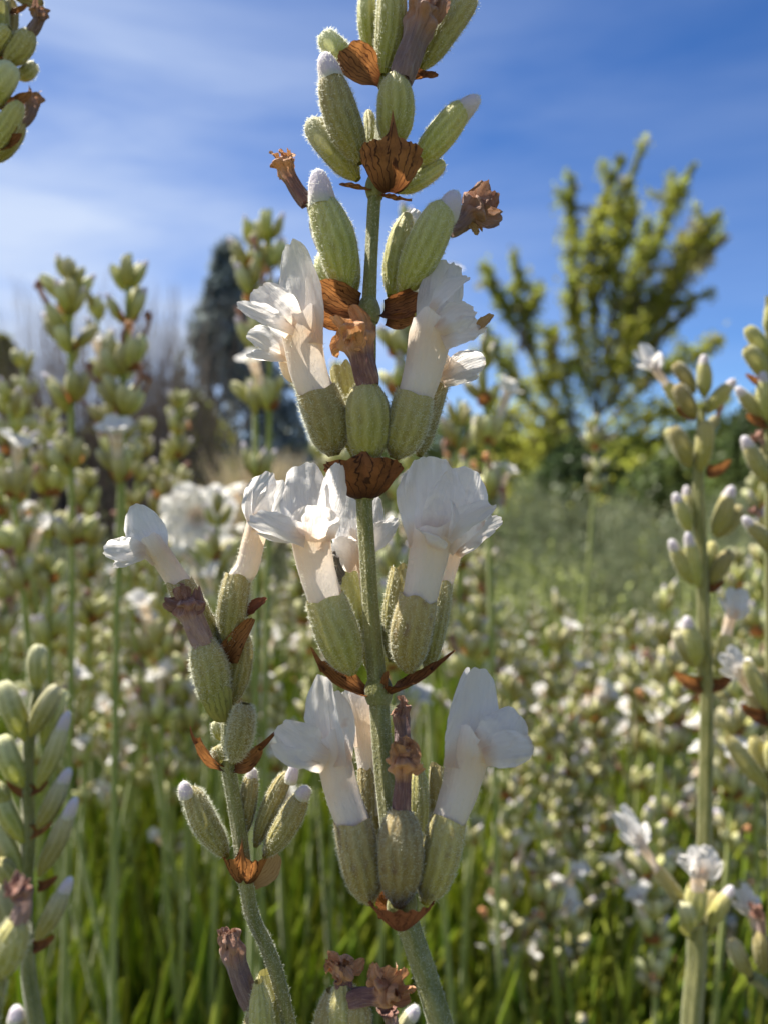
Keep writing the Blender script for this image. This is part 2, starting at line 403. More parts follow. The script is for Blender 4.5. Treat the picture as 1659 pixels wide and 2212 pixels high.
def petal_grid(s, c, e, width, n, cup=.25, ruf=.12, seed=0, b0=.42, nu=20, nv=17, rnd=.30, edge=.032, curl=0.0, wrap=0.0):
    s, c, e, n = (np.asarray(q, float) for q in (s, c, e, n))
    t_ = np.linspace(0, 1, nu)[:, None]; v = np.linspace(-1, 1, nv)[None, :]
    ln = 1 - rnd * np.abs(v) ** 2.6 + edge * vnoise(v * 5, v * 0, seed + 1) + .22 * edge * vnoise(v * 17, v * 0, seed + 8)
    a = np.clip(t_ * ln, 0, 1.15)[..., None]
    cen = (1 - a) ** 2 * s + 2 * a * (1 - a) * c + a ** 2 * e
    T = nrm(2 * (1 - a) * (c - s) + 2 * a * (e - c)); sd_ = nrm(np.cross(T, n)); nn = np.cross(sd_, T)
    sm = np.clip(t_ / .62, 0, 1); sm = sm * sm * (3 - 2 * sm)
    wv = width / 2 * (b0 + (1 - b0) * sm) * (1 - .12 * np.clip((t_ - .8) / .2, 0, 1))
    wv = wv * (1 + edge * vnoise(t_ * 6 + v, v * 1.5, seed + 2))
    hgt = cup * wv * v ** 2 + ruf * width * vnoise(t_ * 3.2, v * 2.6, seed) * t_ ** 1.3 * (.35 + .65 * np.abs(v))
    hgt = hgt - wrap * wv * v ** 2 * np.clip(1 - t_ * 1.7, 0, 1)
    hgt = hgt + curl * width * np.clip((t_ - .6) / .4, 0, 1) ** 2 * np.ones_like(v)
    hgt = hgt + .022 * width * vnoise(t_ * 9, v * 7, seed + 5) * np.sin(np.pi * np.clip(t_ * .9 + .1, 0, 1))
    return cen + sd_ * (v * wv)[..., None] + nn * hgt[..., None]

def wither_grid(base, pts, r0, r1, seed=0, nt_=40, seg=30):
    path = spline([base] + list(pts), nt_); rr = np.random.default_rng(seed); tt = np.linspace(0, 1, nt_)
    rad = np.interp(tt, [0, .1, .5, .66, .8, .93, 1], [r0 * .9, r0, r0 * .95, r0 * 1.15, r1, r1 * 1.05, r1 * .5])
    a, b = rr.uniform(0, 6.28, 2)
    def cr(th, t_):
        h = np.clip((t_ - .55) / .3, 0, 1)
        return 1 + .14 * np.sin(4 * th + 3 * t_ + a) + .07 * np.sin(7 * th - 5 * t_ + b) + h * (.30 * np.sin(2 * th + 17 * t_ + b) + .20 * np.sin(4 * th - 21 * t_ + a))
    return sweep(path, rad, seg, cr), path

def bract_grid(node, axis, face, ang, h, r0, r1, tip=.0, tipw=.1, seed=0, nu=18, nv=41, pw=.6, sag=0.0, squash=1.0, low=.25):
    node, axis, face = np.asarray(node, float), nrm(axis), nrm(face)
    face = nrm(face - axis * (face @ axis)); g = np.cross(axis, face)
    s_ = np.linspace(0, 1, nu)[:, None]; f = np.linspace(-1, 1, nv)[None, :]
    phi = f * ang
    H = h * (low + (1 - low) * np.cos(f * np.pi / 2) ** .55) + .07 * h * vnoise(f * 7, f * 0, seed) + tip * np.exp(-np.abs(f / tipw) ** 1.3)
    rad = r0 + (r1 - r0) * s_ ** pw * (1 + .05 * vnoise(s_ * 3, f * 6, seed + 1)) * (.7 + .3 * np.cos(f * 1.3))
    rad = rad * (1 - .35 * s_ ** 4 * np.exp(-np.abs(f / (tipw * 2.2)) ** 2) * (tip > 0))
    rip = .035 * r1 * s_ * np.sin(f * np.pi * 9 + vnoise(s_, f, seed + 3))
    rad = rad + rip
    a = np.cos(phi) * rad; b = np.sin(phi) * rad
    return node + axis * (s_ * H + sag * r1 * s_ ** 2)[..., None] + face * (a * squash)[..., None] + g * b[..., None]

# ---------------------------------------------------------------- hero stalk builder
def zmain(y): return np.interp(y, [0, 400, 670, 1060, 1495, 1950, 2212], [53, 51.5, 50, 48.6, 47.4, 45, 43])
def zsec(y): return np.interp(y, [1000, 1500, 1900, 2212], [50.5, 50, 48.5, 47.5])
SD = [100]
def sd_():
    SD[0] += 1; return SD[0]

class Stalk:
    def __init__(s, name, zf, base, **kw):
        s.z = zf; s.root = empty(name, base, **kw); s.fine = kw is not None; s.fuzz = 1.0
    def p(s, x, y, dz=0): return P(x, y, s.z(y) + dz)
    def mm(s, y, px): return px * s.z(y) * 1e-3 / F
    def stem(s, pts, widths, mat='stem', n=70, fuzz=2600, name='stem'):
        path = spline([s.p(x, y, d) for x, y, d in pts], n)
        ys = np.interp(np.linspace(0, 1, n), np.linspace(0, 1, len(pts)), [q[1] for q in pts])
        rad = np.array([s.mm(y, wd) / 2 for y, wd in zip(ys, np.interp(np.linspace(0, 1, n), np.linspace(0, 1, len(widths)), widths))])
        G = sweep(path, rad, 28, lambda th, t_: 1 + .13 * np.cos(4 * th + .6) + .02 * np.sin(9 * th) + .03 * vnoise(t_ * 20, th * 0, 4))
        o = MB().grid(G, True).build(name, M[mat], s.root)
        if fuzz: 
            f = MB().quads(hairs(G, path, int(fuzz * s.fuzz), .00007, .0002, .0000075, 5)).build('fuzz', M['fuzz'], o); tag(f, kind='stuff')
        return o
    def calyx(s, b, t_, wd, db=0, dt=0, kind='bud', mat='calyx', fuzz=1300, name='calyx', label=None, amp=.045, hl=1.0):
        amp = amp * .3
        B_, T_ = s.p(*b, db), s.p(*t_, dt); r = s.mm((b[1] + t_[1]) / 2, wd) / 2 * .85
        G, path = calyx_grid(B_, T_, r, kind, sd_(), amp=amp)
        o = MB().grid(G, True).build(name, M[mat], s.root, label=label)
        if fuzz:
            sc = s.z(b[1]) / 50
            f = MB().quads(hairs(G, path, int(1.9 * fuzz * s.fuzz), .00007 * hl, .00022 * hl, .0000075 * max(1, sc * .9), sd_())).build('fuzz', M['fuzz'], o)
            tag(f, kind='stuff')
        o['_r'] = float(r); o['_t'] = [float(v) for v in T_]; return o, B_, T_, r
    def budtip(s, cal, pts, wd, pd=-1.5, name='bud_tip', mat='bud'):
        path = spline([s.p(x, y, d) for x, y, d in pts], 16); tt = np.linspace(0, 1, 16)
        r = s.mm(pts[0][1], wd) / 2
        rad = .92 * r * np.interp(tt, [0, .25, .5, .7, .85, .95, 1], [1.22, 1.14, 1.0, .84, .62, .36, .06])
        G = sweep(path, rad, 24, lambda th, t_: 1 + .05 * np.sin(3 * th + 4 * t_) + .05 * vnoise(th * 2, t_ * 5, sd_()))
        o = MB().grid(G, True).build(name, M[mat], cal)
        f = MB().quads(hairs(G, path, int(420 * s.fuzz), .00007, .0002, .000008, sd_())).build('fuzz', M['fuzz'], cal); tag(f, kind='stuff')
        return o
    def tube(s, cal, pts, w0, w1, fuzz=500, flare=1.0):
        B_ = ORG[cal]; T_ = np.array(list(cal['_t']))
        path = spline([B_ + (T_ - B_) * .62, B_ + (T_ - B_) * .93] + [s.p(x, y, d) for x, y, d in pts[1:]], 24); tt = np.linspace(0, 1, 24)
        w0 = min(w0, 1.72 * cal['_r'] / s.mm(pts[0][1], 1))
        rad = np.array([s.mm(pts[0][1], q) / 2 for q in np.interp(tt, [0, .2, .55, .85, 1], [w0 * .84, w0 * .92, w0 * .48 + w1 * .45, w1 * .96, w1 * flare * .93])])
        G = sweep(path, rad, 32, lambda th, t_: 1 + .03 * np.sin(5 * th) + .03 * np.sin(2 * th + 3 * t_) + .02 * vnoise(th * 3, t_ * 8, sd_()))
        k = np.arange(32) / 32 * 2 * np.pi; wv = np.clip((tt - .7) / .3, 0, 1)[:, None] * (.22 * np.sin(2 * k + sd_()) + .12 * np.sin(5 * k))[None]
        G = G + (wv * rad[-1])[..., None] * nrm(path[-1] - path[-4])
        cal['_tr'] = float(rad[-1]); cal['_td'] = [float(v) for v in nrm(path[-1] - path[-6])]
        o = MB().grid(G, True).build('corolla_tube', M['tube'], cal)
        if fuzz:
            f = MB().quads(hairs(G, path, int(fuzz * s.fuzz), .00008, .00026, .000008, sd_(), t0=0, t1=.8)).build('fuzz', M['fuzz'], cal); tag(f, kind='stuff')
        return o
    def petal(s, cal, a, c, e, wd, n, **kw):
        """a, c, e = (x, y, dz); wd = width in overview px; n = facing in camera axes (right, up, towards camera)"""
        A, Cc, E = (s.p(*q) for q in (a, c, e)); nn = RT * n[0] + UP * n[1] - FW * n[2]
        kw.setdefault('seed', sd_()); front = kw.pop('front', None)
        if front is None: front = '_tr' in cal and n[2] > .55
        if front:
            r = cal['_tr']; A = A - FW * r * .85 - np.array(list(cal['_td'])) * r * .25; Cc = Cc - FW * r * .55; kw.setdefault('wrap', .75)
        return MB().grid(petal_grid(A, Cc, E, s.mm(e[1], wd), nn, **kw)).build('petal', M['petal'], cal)
    def withered(s, cal, pts, w0, w1, mat='wither_orange', lobes=4):
        pp = [s.p(*q) for q in pts]; r0, r1 = s.mm(pts[0][1], w0) / 2, s.mm(pts[0][1], w1) / 2
        sd = sd_(); G, path = wither_grid(pp[0], pp[1:], r0, r1, sd)
        mb = MB().grid(G, True); rr = np.random.default_rng(sd)
        ax = nrm(path[-1] - path[-8])
        for k in range(lobes):
            d = nrm(rr.normal(0, 1, 3) * .9 + ax * .7); st = path[-7] + d * r1 * .3
            g = petal_grid(st, st + d * r1 * .9, st + nrm(d + ax + rr.normal(0, .5, 3)) * r1 * 1.7, r1 * 1.45, rr.normal(0, 1, 3), cup=.55, ruf=.3, seed=sd + k, nu=14, nv=13, edge=.07, b0=.7, rnd=.4)
            mb.grid(g)
            mb.uv[-1][:, 1] = .75 + .25 * mb.uv[-1][:, 1]
        return mb.build('withered_corolla', M[mat], cal)
    def bract(s, node, face, ang, h, r0, r1, mat='bract', dz=0, up=(0, 1, 0), name='bract', **kw):
        ax = RT * up[0] + UP * up[1] - FW * up[2]; fc = RT * face[0] + UP * face[1] - FW * face[2]
        y = node[1]
        for k in ('tip',):
            if k in kw: kw[k] = s.mm(y, kw[k])
        kw.setdefault('seed', sd_())
        G = bract_grid(s.p(*node, dz), ax, fc, R(ang), s.mm(y, h), s.mm(y, r0), s.mm(y, r1), **kw)
        return MB().grid(G).build(name, M[mat], s.root)
    def sheet(s, a, c, e, wd, n, mat='bract', name='bract', **kw):
        A, Cc, E = (s.p(*q) for q in (a, c, e)); nn = RT * n[0] + UP * n[1] - FW * n[2]
        kw.setdefault('seed', sd_())
        return MB().grid(petal_grid(A, Cc, E, s.mm(e[1], wd), nn, **kw)).build(name, M[mat], s.root)
    def node(s, x, y, wd, h, dz=0, mat='stem'):
        path = spline([s.p(x, y + h, dz), s.p(x, y, dz), s.p(x, y - h, dz)], 12); r = s.mm(y, wd) / 2
        rad = r * (.55 + .45 * np.sin(np.linspace(.15, .92, 12) * np.pi))
        return MB().grid(sweep(path, rad, 24, lambda th, t_: 1 + .08 * np.cos(4 * th)), True).build('node', M[mat], s.root)

# ---------------------------------------------------------------- ground
gx = np.concatenate([-np.geomspace(1500, .3, 40), [0], np.geomspace(.3, 1500, 40)])
gy = np.concatenate([[-40, -10, -3, -1], np.linspace(-.5, 6, 50), np.geomspace(6.5, 2000, 30)])
X, Y = np.meshgrid(gx, gy, indexing='ij'); Z = .03 * vnoise(X * 1.3, Y * 1.3, 9) * np.exp(-np.hypot(X, Y) / 40)
o = MB().grid(np.stack([X, Y, Z], -1)[:, ::-1]).build('ground', M['soil'], org=(0, 0, 0)); tag(o, kind='structure')

# ---------------------------------------------------------------- trees and shrubs behind the lavender
def leaves(cen, size, r_, mb=None, mi=0, up=.0, asp=.5):
    """cen (k,3) -> leaf quads"""
    k = len(cen); d = nrm(r_.normal(0, 1, (k, 3)) + np.array([0, 0, up])); s_ = nrm(np.cross(d, r_.normal(0, 1, (k, 3))))
    L = size * r_.uniform(.6, 1.3, (k, 1)); W = L * asp; nn = np.cross(d, s_) * L * .12
    a = cen - d * L / 2; b = cen + d * L / 2
    V = np.stack([a, cen + s_ * W / 2 + nn, b, cen - s_ * W / 2 + nn], 1)
    mb = mb or MB(); mb.quads(V, mi); return mb
def limb(mb, pts, r0, r1, seg=7, n=10, mi=0):
    path = spline(pts, n); mb.grid(sweep(path, np.linspace(r0, r1, n), seg), True, mi); return path
def px(x, y, zm): return P(x, y, zm * 1000)

r_ = np.random.default_rng(11)
ZT = 6.0
gnd = lambda p: np.array([p[0], p[1], 0.0])
base = gnd(px(1310, 1200, ZT))
root = empty('tree', base, 'loose young tree with upswept feathery branches against the sky on the right', 'tree')
tr = MB(); crown = MB()
top = px(1300, 930, ZT)
limb(tr, [base - [0, 0, .05], (base + top) / 2 + [.03, 0, 0], top], .055, .035, 9, 12)
LB = [  # start, middle, end, end depth offset, leaf tint
 [(1290, 950), (1292, 800), (1275, 600), (1300, 450), (1345, 335), 0, 0], [(1290, 850), (1245, 680), (1232, 500), (1236, 375), .3, 0],
 [(1300, 800), (1330, 620), (1330, 480), (1392, 300), -.2, 0], [(1300, 800), (1380, 620), (1440, 470), (1500, 350), .2, 0],
 [(1320, 820), (1420, 640), (1490, 540), (1556, 455), -.3, 0], [(1320, 800), (1440, 640), (1500, 560), (1572, 512), .2, 1],
 [(1330, 800), (1390, 720), (1450, 660), (1545, 632), -.1, 0], [(1290, 940), (1400, 820), (1480, 780), (1562, 730), .4, 0],
 [(1260, 960), (1190, 860), (1130, 700), (1108, 540), .1, 0], [(1140, 760), (1100, 680), (1070, 640), (1042, 570), .2, 0],
 [(1240, 960), (1150, 880), (1090, 800), (1046, 700), -.3, 0], [(1250, 980), (1160, 930), (1090, 900), (1035, 860), .3, 0],
 [(1290, 900), (1260, 800), (1240, 700), (1226, 600), -.2, 0], [(1290, 850), (1350, 720), (1370, 600), (1400, 470), .4, 0],
 [(1310, 880), (1370, 800), (1430, 720), (1500, 660), .1, 1], [(1120, 760), (1135, 700), (1150, 660), (1155, 620), 0, 0],
 [(1250, 960), (1220, 850), (1190, 780), (1200, 700), .2, 0], [(1280, 700), (1300, 600), (1350, 520), (1370, 420), .1, 0],
 [(1300, 960), (1400, 900), (1500, 890), (1580, 860), .5, 0], [(1300, 980), (1400, 960), (1500, 960), (1600, 930), -.3, 0],
 [(1260, 980), (1180, 960), (1100, 960), (1040, 950), -.2, 0], [(1280, 920), (1330, 840), (1350, 760), (1360, 690), -.4, 0]]
for b in LB:
    pts = b[:-2]; dz = b[-2]; k = len(pts)
    Pt = [px(x, y, ZT + dz * i / (k - 1)) for i, (x, y) in enumerate(pts)]
    path = limb(tr, Pt, .022, .004, 6, 14)
    L = np.linalg.norm(Pt[-1] - Pt[0]); n = int(620 * L)
    t_ = r_.uniform(.12, 1, n) ** .8; pp = spline(Pt, 60)[(t_ * 59).astype(int)]
    spread = .03 + .075 * np.clip(vnoise(t_ * 9, t_ * 0, 40 + len(crown.v)) + .35, 0, 1.2)
    cen = pp + r_.normal(0, 1, (n, 3)) * (spread * (1.2 - t_))[:, None] * np.array([1, 1, 1.15])
    leaves(cen, .045, r_, crown, 1 if b[-1] else 0, .5, .6)
    for q in range(int(10 * L)):        # side twigs
        i = r_.integers(12, 55); s0 = spline(Pt, 60)[i]; dirv = nrm(r_.normal(0, .8, 3) + [0, 0, .8]); l_ = r_.uniform(.08, .26)
        e_ = s0 + dirv * l_; limb(tr, [s0, s0 + dirv * l_ * .5 + [0, 0, .01], e_], .005, .002, 4, 4)
        nn = int(70 * l_ / .2); tt = r_.uniform(0, 1, (nn, 1)); leaves(s0 + (e_ - s0) * tt + r_.normal(0, .02, (nn, 3)), .04, r_, crown, 1 if r_.random() < .2 + b[-1] * .4 else 0, .4, .6)
n = 15000                                # low skirt of foliage round the trunk
cen = np.stack([r_.normal(0, .42, n), r_.normal(0, .4, n), np.abs(r_.normal(0, .28, n)) + .28], 1)
keep = vnoise(cen[:, 0] * 5, cen[:, 2] * 6, 21) > -.25
leaves(cen[keep] + base * [1, 1, 0], .05, r_, crown, 0, .2, .6)
tr.build('trunk', M['bark'], root); crown.build('crown', [M['tree_leaf'], M['tree_leaf2']], root)

def shrub(name, x, ytop, zm, wpx, mat, label, n=3000, size=.05, cat='shrub', fx=1.0, seed=0, holes=-.3, grp=None, stems=5, top_pow=2.2):
    q = np.random.default_rng(seed); b = gnd(px(x, 1100, zm)); root = empty(name, b, label, cat, grp)
    Ht = px(x, ytop, zm)[2]; Rw = wpx / F * zm / 2
    u = q.uniform(0, 1, n) ** .7; ang = q.uniform(0, 2 * np.pi, n); rr_ = np.sqrt(q.uniform(0, 1, n))
    prof = (1 - u ** top_pow) * .95 + .08
    lump = 1 + .22 * vnoise(ang * 2, u * 5, seed + 1)
    cen = np.stack([np.cos(ang) * rr_ * Rw * prof * lump, np.sin(ang) * rr_ * Rw * .8 * prof * lump * fx, u * Ht], 1)
    keep = vnoise(cen[:, 0] / Rw * 4, cen[:, 2] / Rw * 4 + cen[:, 1] / Rw * 3, seed + 2) > holes
    mb = leaves(cen[keep] + b, size, q, None, 0, .5, .5)
    t2 = MB()
    for k in range(stems):
        a = q.uniform(0, 6.28); e_ = b + np.array([math.cos(a) * Rw * .5, math.sin(a) * Rw * .4, Ht * q.uniform(.5, .8)])
        limb(t2, [b, (b + e_) / 2 + [0, 0, .1 * Ht], e_], .012 * Ht + .004, .004, 6, 6)
    t2.build('trunk' if stems < 3 else 'branches', M['bark'], root); mb.build('crown', mat if isinstance(mat, list) else [mat], root)
    return root
shrub('conifer', 500, 535, 16, 430, M['conifer'], 'tall conifer, its blue green lightened for distance haze, behind the field, left of centre', 9000, .36, 'tree', seed=1, holes=.05, stems=1, top_pow=1.0)
shrub('shrub', 10, 730, 3.4, 330, M['shrub'], 'rounded dark green shrub behind the lavender at the left edge', 7000, .05, seed=2, holes=-.35)
shrub('shrub', 235, 880, 3.9, 330, M['shrub'], 'low olive shrub behind the purple twigs on the left', 6000, .05, seed=3, holes=-.3)
shrub('shrub', 430, 850, 4.6, 260, [M['shrub'], ], 'low olive brown shrub left of the tan grass', 4500, .05, seed=4, holes=-.2)
shrub('shrub', 1500, 930, 5.0, 420, M['tree_dark'], 'dark bush standing in for shade under the right side of the tree', 9000, .06, seed=5, holes=-.6)  # this and the next: dark leaf colour painted for shade beneath the tree
shrub('shrub', 1250, 950, 5.4, 360, M['tree_dark'], 'dark bush standing in for shade under the left side of the tree', 8000, .06, seed=6, holes=-.6)
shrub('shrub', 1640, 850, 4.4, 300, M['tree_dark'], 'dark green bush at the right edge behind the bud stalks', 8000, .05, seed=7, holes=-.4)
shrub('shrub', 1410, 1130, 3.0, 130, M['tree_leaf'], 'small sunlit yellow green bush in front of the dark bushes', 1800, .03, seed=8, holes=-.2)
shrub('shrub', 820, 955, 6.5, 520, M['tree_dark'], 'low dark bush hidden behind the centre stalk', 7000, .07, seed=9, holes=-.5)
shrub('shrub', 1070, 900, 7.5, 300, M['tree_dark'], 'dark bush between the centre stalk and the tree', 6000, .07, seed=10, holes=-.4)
# far hedge closing the view
q = np.random.default_rng(5); n = 30000
cx_ = q.uniform(-45, 45, n); h_ = 2.6 + 1.2 * vnoise(cx_ * .25, cx_ * 0, 3) + .5 * vnoise(cx_ * 1.2, cx_ * 0, 4)
cen = np.stack([cx_, q.uniform(38, 42, n), q.uniform(0, 1, n) ** .8 * h_], 1)
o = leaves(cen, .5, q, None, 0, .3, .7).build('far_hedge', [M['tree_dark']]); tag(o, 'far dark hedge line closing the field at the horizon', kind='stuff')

def blades(mb, b, tips, wd, q, seg=4, bend=.15, mi=0):
    """thin upright blades as 4-segment ribbons turned both ways (cross section of two quads)"""
    k = len(b); d = tips - b; L = np.linalg.norm(d, axis=1, keepdims=True); s_ = nrm(np.cross(d, q.normal(0, 1, (k, 3))))
    sag = nrm(d * [1, 1, 0] + 1e-6) * L * bend
    for i in range(seg):
        t0, t1 = i / seg, (i + 1) / seg
        p0 = b + d * t0 + sag * (t0 ** 2 - t0); p1 = b + d * t1 + sag * (t1 ** 2 - t1)
        w0, w1 = wd * (1 - .8 * t0), wd * (1 - .8 * t1)
        mb.quads(np.stack([p0 - s_ * w0, p0 + s_ * w0, p1 + s_ * w1, p1 - s_ * w1], 1), mi)
    return mb
# maroon twigs on the left: one clump of thin upright canes
for (x0, yt, zm, wpx, cnt, lb) in ((130, 640, 3.2, 260, 420, 'clump of thin upright maroon canes at the far left'), (345, 650, 3.3, 300, 620, 'clump of thin upright purple canes in the gap left of the conifer')):
    b0 = gnd(px(x0, 1100, zm)); root = empty('twig_clump', b0, lb, 'shrub', None)
    q = np.random.default_rng(x0); Rw = wpx / F * zm / 2; Ht = px(x0, yt, zm)[2]
    bb = b0 + np.stack([q.normal(0, Rw * .35, cnt), q.normal(0, Rw * .35, cnt), np.zeros(cnt)], 1)
    tt = bb + np.stack([q.normal(0, Rw * .45, cnt), q.normal(0, Rw * .4, cnt), Ht * q.uniform(.6, 1.05, cnt)], 1)
    tag(blades(MB(), bb, tt, .0042, q).build('canes', M['twigs'], root), kind='stuff')
b0 = gnd(px(560, 1100, 2.6)); root = empty('ornamental_grass', b0, 'arching tan ornamental grass tuft behind the lavender left of centre', 'grass tuft')
q = np.random.default_rng(8); cnt = 900; a = q.uniform(0, 6.28, cnt); rr_ = q.uniform(.02, .22, cnt)
tt = b0 + np.stack([np.cos(a) * rr_ + .02, np.sin(a) * rr_, px(560, 985, 2.6)[2] * q.uniform(.75, 1.05, cnt)], 1)
tag(blades(MB(), b0 + np.stack([np.cos(a) * rr_ * .3, np.sin(a) * rr_ * .3, 0 * a], 1), tt, .003, q, bend=.4).build('blades', M['tan_grass'], root), kind='stuff')

# grey green neighbouring lavender rows, out of bloom
def row(x0, x1, z0, z1, hgt, n, seed, mat, wd, lab):
    q = np.random.default_rng(seed)
    kc = n // 70; ccx, ccy = q.uniform(x0, x1, kc), q.uniform(z0, z1, kc); ci = np.arange(n) % kc
    bx, by = ccx[ci] + q.normal(0, .02, n), ccy[ci] + q.normal(0, .02, n); top = hgt * (.9 + .1 * np.sin(ci * 12.9898)) * (.86 + .14 * vnoise(bx * 6, by * 6, seed)) * q.uniform(.85, 1.04, n)
    b = np.stack([bx, by, top * .1], 1); t_ = np.stack([bx + q.normal(0, .03, n), by + q.normal(0, .03, n), top], 1)
    mb = blades(MB(), b, t_, wd, q, 3)
    k = n; c = t_[:k] - np.array([0, 0, .01]); L = .022
    leaves(np.repeat(t_, 3, 0) - np.array([0, 0, 1]) * q.uniform(0, .04, (3 * n, 1)) + q.normal(0, .0015, (3 * n, 3)), .009, q, mb, 0, .8, .5)
    o = mb.build('lavender_row', mat); tag(o, lab, kind='stuff'); return o
row(.12, 1.5, 1.05, 2.6, .555, 9000, 1, M['grey_bush'], .0013, 'grey green row of lavender not in bloom behind the field')
row(.10, .9, .85, 1.25, .545, 900, 3, M['stem_far'], .0014, 'pale upright lavender stems in front of the grey green row')
row(-1.6, .12, 1.3, 2.6, .47, 6000, 2, M['grey_bush'], .0011, 'duller lavender row behind the field on the left')
# ================================================================ the main stalk
m = Stalk('lavender_stalk', zmain, P(938, 2300, 43), label='tall white lavender stalk in front at the centre, six whorls of buds and open flowers', cat='lavender')
m.stem([(985, 2330, 0), (952, 2215, 0), (920, 2110, 0), (893, 2030, 0), (868, 1950, 0), (846, 1800, .3), (828, 1640, .2), (818, 1500, 0), (804, 1350, 0), (794, 1200, 0), (787, 1075, 0),
        (789, 940, .3), (797, 800, .2), (797, 680, 0), (802, 560, 0), (810, 420, 0), (822, 290, .4), (834, 170, .2), (840, 40, 0), (845, -60, 0)],
       [50, 49, 46, 44, 46, 42, 40, 38, 33, 31, 31, 30, 28, 30, 25, 25, 22, 22, 20, 17], n=150, fuzz=6500)
for x, y, wd, h in ((818, 1492, 58, 30), (797, 672, 48, 26), (810, 405, 40, 24), (833, 172, 40, 20), (868, 1955, 62, 34), (787, 1050, 50, 30)): m.node(x, y, wd, h)

# --- lowest whorl (y 1950)
c, *_ = m.calyx((880, 1900), (902, 1650), 60, 1.2, 1.8, 'dry')                       # behind, right of the stem
c, *_ = m.calyx((930, 1905), (952, 1660), 66, 1.4, 2.6, 'open')
c, *_ = m.calyx((820, 1930), (795, 1665), 58, 1.5, 2.4, 'open')                      # behind, left of the stem
m.tube(c, [(798, 1690, 2.4), (788, 1600, 2.6), (770, 1500, 2.8)], 44, 58)
m.petal(c, (772, 1600, 2.7), (770, 1540, 2.4), (766, 1478, 2.7), 92, (.3, .1, .9), cup=.3, b0=.7)
c, *_ = m.calyx((872, 1800), (862, 1640), 40, 1.6, 2.6, 'dry', fuzz=300)
m.withered(c, [(864, 1650, 2.4), (870, 1590, 2.4), (866, 1545, 2.3), (860, 1528, 2.3)], 34, 36, 'wither_purple', 2)
c, *_ = m.calyx((800, 1950), (762, 1772), 103, -.5, -1.6, 'open', 'calyx_dry', 2200)
m.tube(c, [(757, 1790, -1.4), (742, 1720, -1.6), (724, 1650, -1.8), (704, 1590, -1.9)], 84, 74, 700)
m.petal(c, (716, 1640, -1.9), (712, 1545, -1.3), (692, 1460, -2.4), 82, (-.5, .3, .8), cup=.5, ruf=.16, b0=.8)
m.petal(c, (738, 1625, -1.5), (736, 1560, -1.2), (722, 1490, -1.2), 60, (.5, .1, .8), cup=.5, b0=.9)
m.petal(c, (712, 1612, -2.2), (668, 1612, -3.2), (600, 1566, -3.0), 84, (-.1, .55, .8), cup=-.25, ruf=.16, b0=.75)
m.petal(c, (688, 1618, -2.3), (640, 1650, -3.2), (588, 1608, -3.4), 38, (0, .5, .8), cup=.5, ruf=.2, b0=.6)
c, *_ = m.calyx((918, 1950), (970, 1768), 100, -.5, -1.4, 'open', 'calyx_dry', 2200)
m.tube(c, [(977, 1780, -1.2), (992, 1710, -1.5), (1010, 1640, -1.7), (1026, 1578, -1.9)], 84, 94, 700)
m.petal(c, (1005, 1640, -1.7), (1020, 1540, -1.7), (1040, 1440, -1.9), 112, (.20, .05, .95), cup=.12, ruf=.05, b0=.72, rnd=.42, nu=30, nv=25)
m.petal(c, (985, 1640, -1.4), (985, 1540, -1.2), (1012, 1442, -1.2), 54, (-.9, .2, .35), cup=.3, ruf=.06, b0=.7)
m.petal(c, (1035, 1600, -2.1), (1085, 1590, -2.7), (1118, 1535, -2.5), 100, (.1, .2, .95), cup=.15, ruf=.14, b0=.7)
m.petal(c, (1040, 1605, -2.2), (1090, 1610, -3.0), (1148, 1612, -3.2), 72, (.0, .4, .9), cup=.25, ruf=.18, b0=.7, curl=.15)
m.petal(c, (1050, 1590, -1.6), (1080, 1560, -1.4), (1105, 1528, -1.2), 40, (.3, .7, .5), cup=.3)
c, *_ = m.calyx((862, 1955), (866, 1745), 107, -1.1, -2.5, 'dry', 'calyx_dry', 2200)
m.withered(c, [(867, 1765, -2.4), (869, 1710, -2.5), (870, 1668, -2.6), (868, 1630, -2.8)], 36, 56, 'wither_orange', 6)
m.bract((866, 2006), (0, .15, 1), 84, 70, 14, 84, 'bract_red', dz=-.9, tip=0, pw=.85, low=.85, squash=.8)
m.bract((866, 1990), (-.8, 0, -.5), 45, 50, 10, 60, 'bract_dark', dz=.2, tip=14, pw=1.2)

# --- second whorl (y 1495)
c, *_ = m.calyx((765, 1455), (752, 1245), 62, .9, 1.8, 'open')
m.withered(c, [(745, 1262, 1.6), (728, 1235, 1.4), (716, 1212, 1.2), (708, 1195, 1.2)], 34, 30, 'wither_grey', 2)
c, *_ = m.calyx((795, 1445), (783, 1270), 50, 2.3, 3.2, 'open', fuzz=400)
m.tube(c, [(782, 1300, 3.2), (776, 1210, 3.3), (770, 1150, 3.4)], 48, 56)
m.petal(c, (768, 1230, 3.2), (764, 1140, 3.1), (756, 1062, 3.2), 96, (-.1, .1, 1), cup=.1, ruf=.1, b0=.55)
m.petal(c, (790, 1200, 3.1), (798, 1130, 3.1), (812, 1068, 3.3), 60, (.1, .1, 1), cup=.2, b0=.6)
m.petal(c, (785, 1185, 3.0), (815, 1160, 2.8), (858, 1120, 2.8), 54, (.1, .4, .9), cup=.25, b0=.5)
m.petal(c, (770, 1210, 2.9), (740, 1195, 2.8), (712, 1180, 2.9), 90, (-.2, .2, .95), cup=.2, b0=.6)
c, *_ = m.calyx((845, 1430), (866, 1232), 60, 1.0, .5, 'open', hl=1.2)
c, *_ = m.calyx((922, 1452), (955, 1262), 62, .7, 1.2, 'open')
m.tube(c, [(950, 1300, 1.2), (966, 1220, 1.4), (985, 1150, 1.5)], 48, 54)
m.petal(c, (980, 1190, 1.4), (1005, 1150, .9), (1084, 1120, .6), 62, (.1, .5, .8), cup=.25, ruf=.16, b0=.6)
